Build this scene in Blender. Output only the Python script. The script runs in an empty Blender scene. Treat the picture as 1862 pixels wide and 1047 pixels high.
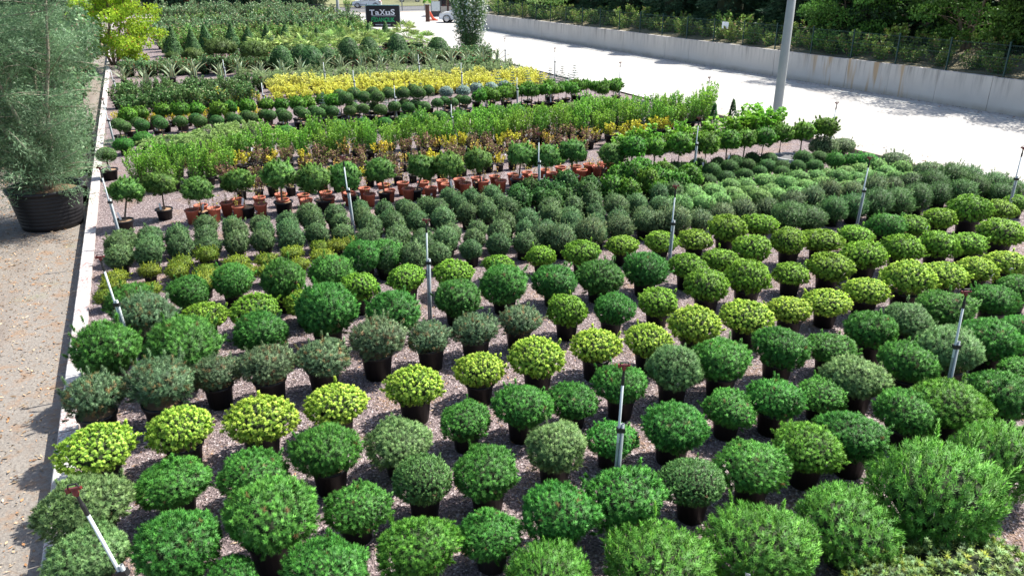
import bpy, math, random
import numpy as np
from mathutils import Vector, Matrix

SC = bpy.context.scene
COL = SC.collection
R = math.radians
# ------------------------------------------------------------------ camera, sky, sun, exposure
CAM_H, FPX, PITCH = 5.3, 1400.0, R(22.5)          # drone height, focal length in photo pixels, tilt below the horizon
PW, PH = 1862.0, 1047.0
cd = bpy.data.cameras.new('camera'); cam = bpy.data.objects.new('camera', cd); COL.objects.link(cam)
cam.location = (0, 0, CAM_H); cam.rotation_euler = (R(90) - PITCH, 0, 0)
cd.sensor_width = 36.0; cd.lens = 36.0 * FPX / PW; cd.clip_start = 0.1; cd.clip_end = 3000
SC.camera = cam
SUN_AZ, SUN_EL = R(60), R(57)
world = bpy.data.worlds.new('World'); SC.world = world; world.use_nodes = True
wn = world.node_tree; wn.nodes.clear()
sky = wn.nodes.new('ShaderNodeTexSky'); sky.sky_type = 'NISHITA'; sky.sun_disc = False
sky.sun_elevation = SUN_EL; sky.sun_rotation = SUN_AZ; sky.air_density = 1.0; sky.dust_density = 1.6
bg = wn.nodes.new('ShaderNodeBackground'); bg.inputs[1].default_value = 0.125
wo = wn.nodes.new('ShaderNodeOutputWorld')
wn.links.new(sky.outputs[0], bg.inputs[0]); wn.links.new(bg.outputs[0], wo.inputs[0])
sd = bpy.data.lights.new('sun', 'SUN'); sd.energy = 5.0; sd.angle = R(0.55); sd.color = (1.0, 0.965, 0.90)
sun = bpy.data.objects.new('sun', sd); COL.objects.link(sun)
to_sun = Vector((math.sin(SUN_AZ) * math.cos(SUN_EL), math.cos(SUN_AZ) * math.cos(SUN_EL), math.sin(SUN_EL)))
sun.rotation_euler = to_sun.to_track_quat('Z', 'Y').to_euler(); sun.location = (20, 10, 30)
vs = SC.view_settings; vs.view_transform = 'Standard'; vs.look = 'None'; vs.exposure = 1.05; vs.gamma = 1.0
vs.use_curve_mapping = False
SC.render.engine = 'CYCLES'
SC.cycles.max_bounces = 6; SC.cycles.diffuse_bounces = 3; SC.cycles.transparent_max_bounces = 4
SC.cycles.transmission_bounces = 3; SC.cycles.glossy_bounces = 2; SC.cycles.caustics_reflective = False

# ------------------------------------------------------------------ site frame: u along the plant rows, v away from the viewer along the kerbs
TH = R(24.0)
CT, ST = math.cos(TH), math.sin(TH)
def XY(u, v, z=0.0): return Vector((u * CT - v * ST, u * ST + v * CT, z))
def UV(p): return (p[0] * CT + p[1] * ST, -p[0] * ST + p[1] * CT)
def at(px, py, z=0.0):
    """world point at height z seen at a photograph pixel"""
    dx = (px - PW / 2) / FPX; dy = (PH / 2 - py) / FPX
    d = Vector((dx, math.cos(PITCH) + dy * math.sin(PITCH), -math.sin(PITCH) + dy * math.cos(PITCH)))
    t = (z - CAM_H) / d.z
    return Vector((0, 0, CAM_H)) + d * t
def ppm(p):
    v = Vector(p) - Vector((0, 0, CAM_H))
    return FPX / (v.y * math.cos(PITCH) - v.z * math.sin(PITCH))

# ------------------------------------------------------------------ materials
MATS = {}
def nmat(name):
    m = bpy.data.materials.new(name); m.use_nodes = True; nt = m.node_tree; nt.nodes.clear()
    out = nt.nodes.new('ShaderNodeOutputMaterial'); MATS[name] = m
    return m, nt, out
def N(nt, t, **kw):
    n = nt.nodes.new(t)
    for k, v in kw.items(): setattr(n, k, v)
    return n
def mixc(nt, fac, a, b, mode='MIX'):
    n = nt.nodes.new('ShaderNodeMix'); n.data_type = 'RGBA'; n.blend_type = mode
    for sock, val in ((n.inputs[0], fac), (n.inputs[6], a), (n.inputs[7], b)):
        if isinstance(val, bpy.types.NodeSocket): nt.links.new(val, sock)
        elif isinstance(val, (int, float)): sock.default_value = val
        else: sock.default_value = (val[0], val[1], val[2], 1)
    return n.outputs[2]
def ramp(nt, src, p0, p1, c0=(0, 0, 0), c1=(1, 1, 1)):
    n = nt.nodes.new('ShaderNodeValToRGB'); e = n.color_ramp.elements
    e[0].position = p0; e[0].color = (*c0, 1); e[1].position = p1; e[1].color = (*c1, 1)
    nt.links.new(src, n.inputs[0]); return n.outputs[0]
def noise(nt, vec, scale, detail=3, rough=0.55):
    n = N(nt, 'ShaderNodeTexNoise'); n.inputs['Scale'].default_value = scale
    n.inputs['Detail'].default_value = detail; n.inputs['Roughness'].default_value = rough
    if vec is not None: nt.links.new(vec, n.inputs['Vector'])
    return n.outputs['Fac']
def bump(nt, h, strength, dist):
    b = N(nt, 'ShaderNodeBump'); b.inputs['Strength'].default_value = strength; b.inputs['Distance'].default_value = dist
    nt.links.new(h, b.inputs['Height']); return b.outputs[0]
def plain(name, col, rough=0.6, var=0.25, scale=6.0, metal=0.0, spec=0.4, bumps=0.0, bscale=40.0):
    m, nt, out = nmat(name)
    tc = N(nt, 'ShaderNodeTexCoord'); oi = N(nt, 'ShaderNodeObjectInfo')
    f = noise(nt, tc.outputs['Object'], scale, 4)
    dark = [c * (1 - var) for c in col]; lite = [min(1, c * (1 + var)) for c in col]
    c = mixc(nt, f, dark, lite)
    hsv = N(nt, 'ShaderNodeHueSaturation')
    mr = N(nt, 'ShaderNodeMapRange'); mr.inputs[3].default_value = 1 - var * .6; mr.inputs[4].default_value = 1 + var * .6
    nt.links.new(oi.outputs['Random'], mr.inputs[0]); nt.links.new(mr.outputs[0], hsv.inputs['Value']); nt.links.new(c, hsv.inputs['Color'])
    p = N(nt, 'ShaderNodeBsdfPrincipled'); nt.links.new(hsv.outputs[0], p.inputs['Base Color'])
    p.inputs['Roughness'].default_value = rough; p.inputs['Metallic'].default_value = metal
    p.inputs['Specular IOR Level'].default_value = spec
    if bumps: nt.links.new(bump(nt, noise(nt, tc.outputs['Object'], bscale, 3), bumps, 0.01), p.inputs['Normal'])
    nt.links.new(p.outputs[0], out.inputs[0]); return m
def foliage(name, old, new, alt=None, altf=0.0, gain=None, hue=0.015, val=0.16, trans=0.24, rough=0.5, spec=0.22, tint=0.45):
    """old growth colour, new growth (shoot tip) colour, a few shoots of an alternative colour"""
    if gain is None: gain = 1.8 if name[0] == 'n' else 1.7
    old, new = [tuple(min(.75, c * gain) for c in (k[0] * 1.04, k[1], k[2] * .85)) for k in (old, new)]
    m, nt, out = nmat(name)
    a = N(nt, 'ShaderNodeAttribute'); a.attribute_name = 'fol'
    sep = N(nt, 'ShaderNodeSeparateColor'); nt.links.new(a.outputs['Color'], sep.inputs[0])
    c = mixc(nt, sep.outputs[1], old, new)
    if alt:
        mth = N(nt, 'ShaderNodeMath', operation='GREATER_THAN'); mth.inputs[1].default_value = 1 - altf
        nt.links.new(sep.outputs[2], mth.inputs[0]); c = mixc(nt, mth.outputs[0], c, alt)
    oi = N(nt, 'ShaderNodeObjectInfo'); hsv = N(nt, 'ShaderNodeHueSaturation')
    mr = N(nt, 'ShaderNodeMapRange'); mr.inputs[3].default_value = 0.5 - hue; mr.inputs[4].default_value = 0.5 + hue
    nt.links.new(oi.outputs['Random'], mr.inputs[0]); nt.links.new(mr.outputs[0], hsv.inputs['Hue'])
    m2 = N(nt, 'ShaderNodeMath', operation='MULTIPLY'); m2.inputs[1].default_value = 7.31; nt.links.new(oi.outputs['Random'], m2.inputs[0])
    m3 = N(nt, 'ShaderNodeMath', operation='FRACT'); nt.links.new(m2.outputs[0], m3.inputs[0])
    mv = N(nt, 'ShaderNodeMapRange'); mv.inputs[3].default_value = 1 - val; mv.inputs[4].default_value = 1 + val; nt.links.new(m3.outputs[0], mv.inputs[0])
    mt = N(nt, 'ShaderNodeMapRange'); mt.inputs[3].default_value = 1 - tint; mt.inputs[4].default_value = 1 + tint; nt.links.new(sep.outputs[0], mt.inputs[0])
    mm = N(nt, 'ShaderNodeMath', operation='MULTIPLY'); nt.links.new(mv.outputs[0], mm.inputs[0]); nt.links.new(mt.outputs[0], mm.inputs[1])
    nt.links.new(mm.outputs[0], hsv.inputs['Value']); nt.links.new(c, hsv.inputs['Color'])
    p = N(nt, 'ShaderNodeBsdfPrincipled'); nt.links.new(hsv.outputs[0], p.inputs['Base Color'])
    p.inputs['Roughness'].default_value = rough; p.inputs['Specular IOR Level'].default_value = spec
    t = N(nt, 'ShaderNodeBsdfTranslucent'); nt.links.new(hsv.outputs[0], t.inputs['Color'])
    ms = N(nt, 'ShaderNodeMixShader'); ms.inputs[0].default_value = trans
    nt.links.new(p.outputs[0], ms.inputs[1]); nt.links.new(t.outputs[0], ms.inputs[2]); nt.links.new(ms.outputs[0], out.inputs[0])
    return m

plain('black_plastic', (0.013, 0.012, 0.013), 0.5, 0.45, 7, spec=0.3)
plain('terracotta', (0.38, 0.105, 0.058), 0.65, 0.2, 12)
plain('soil', (0.24, 0.15, 0.085), 0.95, 0.5, 40, bumps=0.6, bscale=60)
plain('dark_soil', (0.09, 0.06, 0.04), 0.95, 0.5, 40, bumps=0.6, bscale=60)
plain('bark', (0.16, 0.12, 0.085), 0.9, 0.4, 25, bumps=0.6, bscale=50)
plain('bark_pale', (0.30, 0.25, 0.19), 0.9, 0.35, 20, bumps=0.5, bscale=40)
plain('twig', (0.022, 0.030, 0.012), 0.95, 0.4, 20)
plain('pipe_white', (0.50, 0.54, 0.54), 0.45, 0.2, 7)
plain('pipe_grey', (0.27, 0.30, 0.30), 0.5, 0.25, 8, metal=0.2)
plain('black_rubber', (0.015, 0.015, 0.015), 0.6, 0.2)
plain('red_plastic', (0.15, 0.022, 0.02), 0.4, 0.15)
plain('tag_white', (0.75, 0.77, 0.78), 0.5, 0.06)
plain('tag_blue', (0.25, 0.45, 0.62), 0.5, 0.1)
plain('pole_concrete', (0.30, 0.31, 0.30), 0.85, 0.14, 3, bumps=0.25, bscale=30)
plain('green_metal', (0.012, 0.045, 0.042), 0.5, 0.15)
plain('dark_metal', (0.05, 0.05, 0.055), 0.5, 0.2)
plain('sign_black', (0.012, 0.011, 0.014), 0.45, 0.15)
plain('sign_green', (0.03, 0.36, 0.12), 0.6, 0.05)
plain('sign_teal', (0.25, 0.5, 0.5), 0.6, 0.05)
plain('car_white', (0.72, 0.74, 0.76), 0.22, 0.03, spec=0.6)
plain('car_blue', (0.03, 0.06, 0.14), 0.22, 0.05, spec=0.6)
plain('car_red', (0.16, 0.02, 0.02), 0.3, 0.1, spec=0.6)
plain('car_glass', (0.015, 0.02, 0.025), 0.08, 0.05, spec=0.8)
plain('rim_metal', (0.5, 0.5, 0.52), 0.3, 0.1, metal=0.7)
plain('tail_red', (0.5, 0.02, 0.02), 0.3, 0.05)
plain('lamp_clear', (0.7, 0.75, 0.8), 0.15, 0.05)
plain('cream_wall', (0.62, 0.55, 0.45), 0.85, 0.1, 2)
plain('brown_wood', (0.10, 0.045, 0.03), 0.7, 0.25, 8)
plain('orange_red', (0.6, 0.09, 0.04), 0.6, 0.15)
plain('ring_concrete', (0.36, 0.36, 0.34), 0.9, 0.2, 8, bumps=0.4)
plain('lid_concrete', (0.13, 0.13, 0.13), 0.9, 0.3, 6)
plain('petal_white', (0.82, 0.82, 0.78), 0.6, 0.06)
plain('dry_leaf', (0.36, 0.25, 0.14), 0.8, 0.5, 3)

# needles
foliage('n_green', (0.020, 0.086, 0.017), (0.060, 0.182, 0.034), alt=(0.15, 0.11, 0.04), altf=0.005, hue=.012)
foliage('n_emerald', (0.030, 0.105, 0.014), (0.088, 0.210, 0.030), hue=.008)
foliage('n_soft', (0.042, 0.100, 0.036), (0.120, 0.205, 0.085), hue=0.015)
foliage('n_compact', (0.026, 0.085, 0.026), (0.075, 0.170, 0.055))
foliage('n_yellow', (0.085, 0.190, 0.020), (0.350, 0.520, 0.095), hue=0.008, val=0.06, trans=0.34, gain=1.6, tint=.2)
foliage('n_lime', (0.048, 0.115, 0.014), (0.170, 0.300, 0.042), hue=0.012, val=0.12, tint=.28)
foliage('n_blue', (0.034, 0.070, 0.036), (0.100, 0.155, 0.090), alt=(0.20, 0.14, 0.06), altf=0.10, hue=0.02)
foliage('n_dark', (0.020, 0.078, 0.017), (0.054, 0.160, 0.032), alt=(0.15, 0.11, 0.04), altf=0.006, hue=0.010)
foliage('n_mugo', (0.038, 0.120, 0.020), (0.112, 0.255, 0.044), hue=0.010, val=0.08)
foliage('n_silver', (0.12, 0.18, 0.03), (0.15, 0.26, 0.13), alt=(0.28, 0.33, 0.05), altf=0.10, gain=1.3)
foliage('n_greygreen', (0.028, 0.070, 0.030), (0.085, 0.150, 0.066), hue=0.02)
foliage('n_golden', (0.045, 0.085, 0.012), (0.180, 0.220, 0.028), hue=0.015)
foliage('n_hairy', (0.022, 0.066, 0.022), (0.058, 0.128, 0.040), hue=0.015)
foliage('n_pale', (0.045, 0.120, 0.040), (0.150, 0.265, 0.092), hue=0.015, val=0.12)
foliage('n_tipped', (0.025, 0.060, 0.028), (0.120, 0.170, 0.085), hue=0.015)
foliage('n_tuft', (0.024, 0.088, 0.012), (0.090, 0.200, 0.026), hue=0.02)
foliage('n_standard', (0.028, 0.086, 0.022), (0.105, 0.205, 0.052), hue=0.015)
foliage('n_ball', (0.020, 0.062, 0.018), (0.055, 0.125, 0.036), hue=0.02)
foliage('n_spruce', (0.080, 0.130, 0.130), (0.190, 0.260, 0.270), hue=0.01)
foliage('n_juniper', (0.070, 0.150, 0.060), (0.220, 0.330, 0.110), gain=1.35, hue=0.01)
foliage('n_cone', (0.022, 0.062, 0.024), (0.050, 0.115, 0.042), hue=0.01)
foliage('n_cypress', (0.012, 0.038, 0.024), (0.034, 0.078, 0.046), hue=0.02, val=0.25)
foliage('n_cedar', (0.030, 0.060, 0.018), (0.085, 0.130, 0.040))
foliage('n_thuja', (0.012, 0.045, 0.014), (0.025, 0.085, 0.022))
# leaves
foliage('l_bright', (0.050, 0.155, 0.022), (0.175, 0.345, 0.050), gain=1.4, tint=.65, hue=0.015, trans=0.4, spec=0.4)
foliage('l_brown', (0.090, 0.062, 0.055), (0.210, 0.125, 0.105), alt=(0.30, 0.34, 0.07), altf=0.22, gain=1.3, hue=0.02)
foliage('l_gold', (0.250, 0.270, 0.030), (0.560, 0.520, 0.060), gain=1.25, alt=(0.25, 0.10, 0.05), altf=0.10, hue=0.015)
foliage('l_twiggy', (0.160, 0.170, 0.030), (0.420, 0.330, 0.080), alt=(0.30, 0.14, 0.06), altf=0.3)
foliage('l_laurel', (0.024, 0.066, 0.022), (0.075, 0.150, 0.050), alt=(0.42, 0.42, 0.22), altf=0.06, spec=0.3, rough=0.5)
foliage('l_hedge', (0.040, 0.095, 0.042), (0.120, 0.210, 0.100), alt=(0.36, 0.06, 0.035), altf=0.07, spec=0.3, rough=0.5)
foliage('l_yellow', (0.420, 0.410, 0.040), (0.740, 0.700, 0.150), gain=1.1, hue=0.008, val=0.08, trans=0.35)
foliage('l_yellowpale', (0.360, 0.370, 0.060), (0.700, 0.680, 0.200), gain=1.1, hue=0.008, val=0.08)
foliage('l_sage', (0.085, 0.140, 0.070), (0.200, 0.270, 0.140), hue=0.01)
foliage('l_photinia', (0.040, 0.105, 0.026), (0.130, 0.230, 0.070), alt=(0.33, 0.20, 0.12), altf=0.10, spec=0.35, rough=0.5)
foliage('l_photinia_dark', (0.034, 0.080, 0.036), (0.110, 0.190, 0.095), alt=(0.32, 0.24, 0.16), altf=0.10, spec=0.4, rough=0.45)
foliage('l_broad', (0.035, 0.120, 0.014), (0.120, 0.270, 0.026), trans=0.4, spec=0.5)
foliage('l_oleander', (0.032, 0.085, 0.032), (0.110, 0.190, 0.080), spec=0.5)
foliage('l_maple', (0.130, 0.230, 0.020), (0.340, 0.450, 0.045), gain=1.5, alt=(0.40, 0.20, 0.04), altf=0.05, trans=0.45)
foliage('l_tamarisk', (0.070, 0.135, 0.070), (0.140, 0.225, 0.145), gain=1.25, hue=0.0, trans=0.25, tint=.6)
foliage('l_decid', (0.026, 0.080, 0.014), (0.080, 0.170, 0.036), gain=1.35, trans=0.25, tint=.6)
foliage('l_under', (0.040, 0.100, 0.022), (0.140, 0.215, 0.055), alt=(0.28, 0.20, 0.10), altf=0.12)
foliage('l_palm', (0.100, 0.180, 0.050), (0.300, 0.380, 0.160), hue=0.02)
foliage('l_agave', (0.100, 0.155, 0.110), (0.150, 0.215, 0.165), alt=(0.60, 0.56, 0.26), altf=0.5, trans=0.1)
foliage('l_litter', (0.10, 0.07, 0.05), (0.42, 0.33, 0.24), alt=(0.30, 0.16, 0.07), altf=.3, gain=1.0, trans=.05, tint=.6)
foliage('l_ground', (0.030, 0.085, 0.02), (0.09, 0.18, 0.04))

def ground_mats():
    # purple volcanic gravel with patches of fallen needles
    m, nt, out = nmat('gravel')
    tc = N(nt, 'ShaderNodeTexCoord'); o = tc.outputs['Object']
    v = N(nt, 'ShaderNodeTexVoronoi'); v.inputs['Scale'].default_value = 46; nt.links.new(o, v.inputs['Vector'])
    sep = N(nt, 'ShaderNodeSeparateColor'); nt.links.new(v.outputs['Color'], sep.inputs[0])
    c = mixc(nt, sep.outputs[0], (0.055, 0.039, 0.040), (0.255, 0.195, 0.190))
    g = N(nt, 'ShaderNodeMath', operation='GREATER_THAN'); g.inputs[1].default_value = 0.90; nt.links.new(sep.outputs[1], g.inputs[0])
    c = mixc(nt, g.outputs[0], c, (0.40, 0.34, 0.335))
    n1 = ramp(nt, noise(nt, o, 1.1, 4, 0.6), 0.52, 0.68); n2 = ramp(nt, noise(nt, o, 22, 3), 0.4, 0.7)
    k = N(nt, 'ShaderNodeMath', operation='MULTIPLY'); nt.links.new(n1, k.inputs[0]); nt.links.new(n2, k.inputs[1])
    c = mixc(nt, k.outputs[0], c, (0.28, 0.165, 0.085))
    p = N(nt, 'ShaderNodeBsdfPrincipled'); nt.links.new(c, p.inputs['Base Color']); p.inputs['Roughness'].default_value = 0.85
    nt.links.new(bump(nt, v.outputs['Distance'], 1.0, 0.02), p.inputs['Normal']); nt.links.new(p.outputs[0], out.inputs[0])
    # sandy track with old leaves and tyre marks
    m, nt, out = nmat('sand')
    tc = N(nt, 'ShaderNodeTexCoord'); o = tc.outputs['Object']
    mp = N(nt, 'ShaderNodeMapping'); mp.inputs['Rotation'].default_value = (0, 0, -TH); nt.links.new(o, mp.inputs[0])
    f1 = noise(nt, o, 0.9, 5, 0.6); f2 = noise(nt, o, 26, 4, 0.65); f3 = noise(nt, o, 5, 4)
    c = mixc(nt, f1, (0.175, 0.155, 0.132), (0.300, 0.272, 0.235))
    c = mixc(nt, ramp(nt, f2, 0.38, 0.62), mixc(nt, 0.7, c, (0.15, 0.125, 0.105)), c)
    c = mixc(nt, ramp(nt, f3, 0.52, 0.68), c, (0.22, 0.15, 0.10))
    gr = ramp(nt, noise(nt, o, 0.7, 3), 0.60, 0.74)
    gm = N(nt, 'ShaderNodeMath', operation='MULTIPLY'); nt.links.new(gr, gm.inputs[0]); nt.links.new(ramp(nt, f2, 0.45, 0.6), gm.inputs[1])
    c = mixc(nt, gm.outputs[0], c, (0.17, 0.20, 0.075))
    sx = N(nt, 'ShaderNodeSeparateXYZ'); nt.links.new(mp.outputs[0], sx.inputs[0]); ru = N(nt, 'ShaderNodeMath', operation='PINGPONG'); ru.inputs[1].default_value = .8; nt.links.new(sx.outputs[0], ru.inputs[0])
    rm = N(nt, 'ShaderNodeMath', operation='MULTIPLY'); nt.links.new(ramp(nt, ru.outputs[0], .14, .30, (1, 1, 1), (0, 0, 0)), rm.inputs[0]); nt.links.new(ramp(nt, f1, .35, .6), rm.inputs[1])
    c = mixc(nt, rm.outputs[0], c, (0.17, 0.14, 0.115))
    w = N(nt, 'ShaderNodeTexWave'); w.wave_type = 'BANDS'; w.bands_direction = 'Y'; w.inputs['Scale'].default_value = 2.2
    w.inputs['Distortion'].default_value = 2.5; w.inputs['Detail'].default_value = 2; nt.links.new(mp.outputs[0], w.inputs[0])
    h = N(nt, 'ShaderNodeMath', operation='MULTIPLY_ADD'); h.inputs[1].default_value = 0.35
    nt.links.new(w.outputs['Fac'], h.inputs[0]); nt.links.new(f2, h.inputs[2])
    p = N(nt, 'ShaderNodeBsdfPrincipled'); nt.links.new(c, p.inputs['Base Color']); p.inputs['Roughness'].default_value = 0.95
    nt.links.new(bump(nt, h.outputs[0], 0.9, 0.03), p.inputs['Normal']); nt.links.new(p.outputs[0], out.inputs[0])
    # pale interlocking block paving
    m, nt, out = nmat('paving')
    tc = N(nt, 'ShaderNodeTexCoord'); o = tc.outputs['Object']
    mp = N(nt, 'ShaderNodeMapping'); mp.inputs['Rotation'].default_value = (0, 0, -TH); nt.links.new(o, mp.inputs[0])
    b = N(nt, 'ShaderNodeTexBrick'); nt.links.new(mp.outputs[0], b.inputs['Vector'])
    b.inputs['Scale'].default_value = 1.0; b.inputs['Brick Width'].default_value = 0.30; b.inputs['Row Height'].default_value = 0.16
    b.inputs['Mortar Size'].default_value = 0.012; b.inputs['Color1'].default_value = (0.46, 0.44, 0.41, 1); b.inputs['Color2'].default_value = (0.385, 0.368, 0.342, 1)
    b.inputs['Mortar'].default_value = (0.19, 0.175, 0.155, 1)
    f = noise(nt, o, 0.35, 5, 0.6)
    c = mixc(nt, ramp(nt, f, 0.45, 0.75), b.outputs['Color'], (0.36, 0.33, 0.295))
    d2 = ramp(nt, noise(nt, o, 7, 4, 0.7), 0.62, 0.78)
    c = mixc(nt, d2, c, (0.29, 0.255, 0.215))
    p = N(nt, 'ShaderNodeBsdfPrincipled'); nt.links.new(c, p.inputs['Base Color']); p.inputs['Roughness'].default_value = 0.85
    nt.links.new(bump(nt, b.outputs['Fac'], -0.6, 0.01), p.inputs['Normal']); nt.links.new(p.outputs[0], out.inputs[0])
    # white-grey kerb concrete dusted with gravel
    m, nt, out = nmat('kerb_concrete')
    g = N(nt, 'ShaderNodeNewGeometry'); o = g.outputs['Position']
    c = mixc(nt, noise(nt, o, 3, 4), (0.40, 0.38, 0.355), (0.60, 0.575, 0.54))
    v = N(nt, 'ShaderNodeTexVoronoi'); v.inputs['Scale'].default_value = 40; nt.links.new(o, v.inputs['Vector'])
    sp = N(nt, 'ShaderNodeSeparateColor'); nt.links.new(v.outputs['Color'], sp.inputs[0])
    a = N(nt, 'ShaderNodeMath', operation='MULTIPLY'); nt.links.new(ramp(nt, noise(nt, o, 1.7, 4), 0.36, 0.60), a.inputs[0]); nt.links.new(ramp(nt, sp.outputs[0], 0.45, 0.5), a.inputs[1])
    c = mixc(nt, a.outputs[0], c, (0.26, 0.18, 0.17))
    p = N(nt, 'ShaderNodeBsdfPrincipled'); nt.links.new(c, p.inputs['Base Color']); p.inputs['Roughness'].default_value = 0.85
    nt.links.new(p.outputs[0], out.inputs[0])
    plain('kerb_brown', (0.36, 0.30, 0.25), 0.9, 0.25, 5, bumps=0.3)
    # retaining wall concrete with streaks running down and rust stains
    m, nt, out = nmat('wall_concrete')
    tc = N(nt, 'ShaderNodeTexCoord'); g = N(nt, 'ShaderNodeNewGeometry'); o = g.outputs['Position']
    mp = N(nt, 'ShaderNodeMapping'); mp.inputs['Rotation'].default_value = (0, 0, -TH); nt.links.new(o, mp.inputs[0])
    m2 = N(nt, 'ShaderNodeMapping'); m2.inputs['Scale'].default_value = (0.2, 5.0, 0.35); nt.links.new(mp.outputs[0], m2.inputs[0])
    c = mixc(nt, noise(nt, mp.outputs[0], 0.8, 5), (0.47, 0.43, 0.385), (0.60, 0.56, 0.51))
    sx = N(nt, 'ShaderNodeSeparateXYZ'); nt.links.new(mp.outputs[0], sx.inputs[0])
    top = N(nt, 'ShaderNodeMapRange'); top.inputs[1].default_value = 0.5; top.inputs[2].default_value = 1.5; nt.links.new(sx.outputs[2], top.inputs[0])
    st = N(nt, 'ShaderNodeMath', operation='MULTIPLY'); nt.links.new(ramp(nt, noise(nt, m2.outputs[0], 1.0, 4, 0.7), 0.46, 0.68), st.inputs[0]); nt.links.new(top.outputs[0], st.inputs[1])
    c = mixc(nt, st.outputs[0], c, (0.22, 0.20, 0.18))
    m3 = N(nt, 'ShaderNodeMapping'); m3.inputs['Scale'].default_value = (0.1, 2.2, 0.2); nt.links.new(mp.outputs[0], m3.inputs[0])
    band = N(nt, 'ShaderNodeMapRange'); band.inputs[1].default_value = 23.5; band.inputs[2].default_value = 24.6; nt.links.new(sx.outputs[1], band.inputs[0])
    band2 = N(nt, 'ShaderNodeMapRange'); band2.inputs[1].default_value = 31.0; band2.inputs[2].default_value = 29.5; nt.links.new(sx.outputs[1], band2.inputs[0])
    q = N(nt, 'ShaderNodeMath', operation='MULTIPLY'); nt.links.new(band.outputs[0], q.inputs[0]); nt.links.new(band2.outputs[0], q.inputs[1])
    q2 = N(nt, 'ShaderNodeMath', operation='MULTIPLY'); nt.links.new(ramp(nt, noise(nt, m3.outputs[0], 1.0, 2), 0.52, 0.60), q2.inputs[0]); nt.links.new(q.outputs[0], q2.inputs[1])
    q3 = N(nt, 'ShaderNodeMath', operation='MULTIPLY'); q3.inputs[1].default_value = 0.7
    nt.links.new(q2.outputs[0], q3.inputs[0])
    c = mixc(nt, q3.outputs[0], c, (0.42, 0.26, 0.11))
    low = N(nt, 'ShaderNodeMapRange'); low.inputs[1].default_value = 0.32; low.inputs[2].default_value = 0.12; nt.links.new(sx.outputs[2], low.inputs[0])
    lw = N(nt, 'ShaderNodeMath', operation='MULTIPLY'); nt.links.new(low.outputs[0], lw.inputs[0]); nt.links.new(noise(nt, o, 2, 4), lw.inputs[1])
    c = mixc(nt, lw.outputs[0], c, (0.30, 0.25, 0.19))
    p = N(nt, 'ShaderNodeBsdfPrincipled'); nt.links.new(c, p.inputs['Base Color']); p.inputs['Roughness'].default_value = 0.9
    nt.links.new(bump(nt, noise(nt, o, 14, 4), 0.25, 0.02), p.inputs['Normal']); nt.links.new(p.outputs[0], out.inputs[0])
    plain('earth', (0.17, 0.145, 0.085), 0.95, 0.4, 1.5, bumps=0.6, bscale=12)
    plain('asphalt', (0.16, 0.155, 0.15), 0.9, 0.15, 1.0)
    plain('weedy', (0.15, 0.15, 0.06), 0.95, 0.5, 0.8)
ground_mats()
M = MATS

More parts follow.
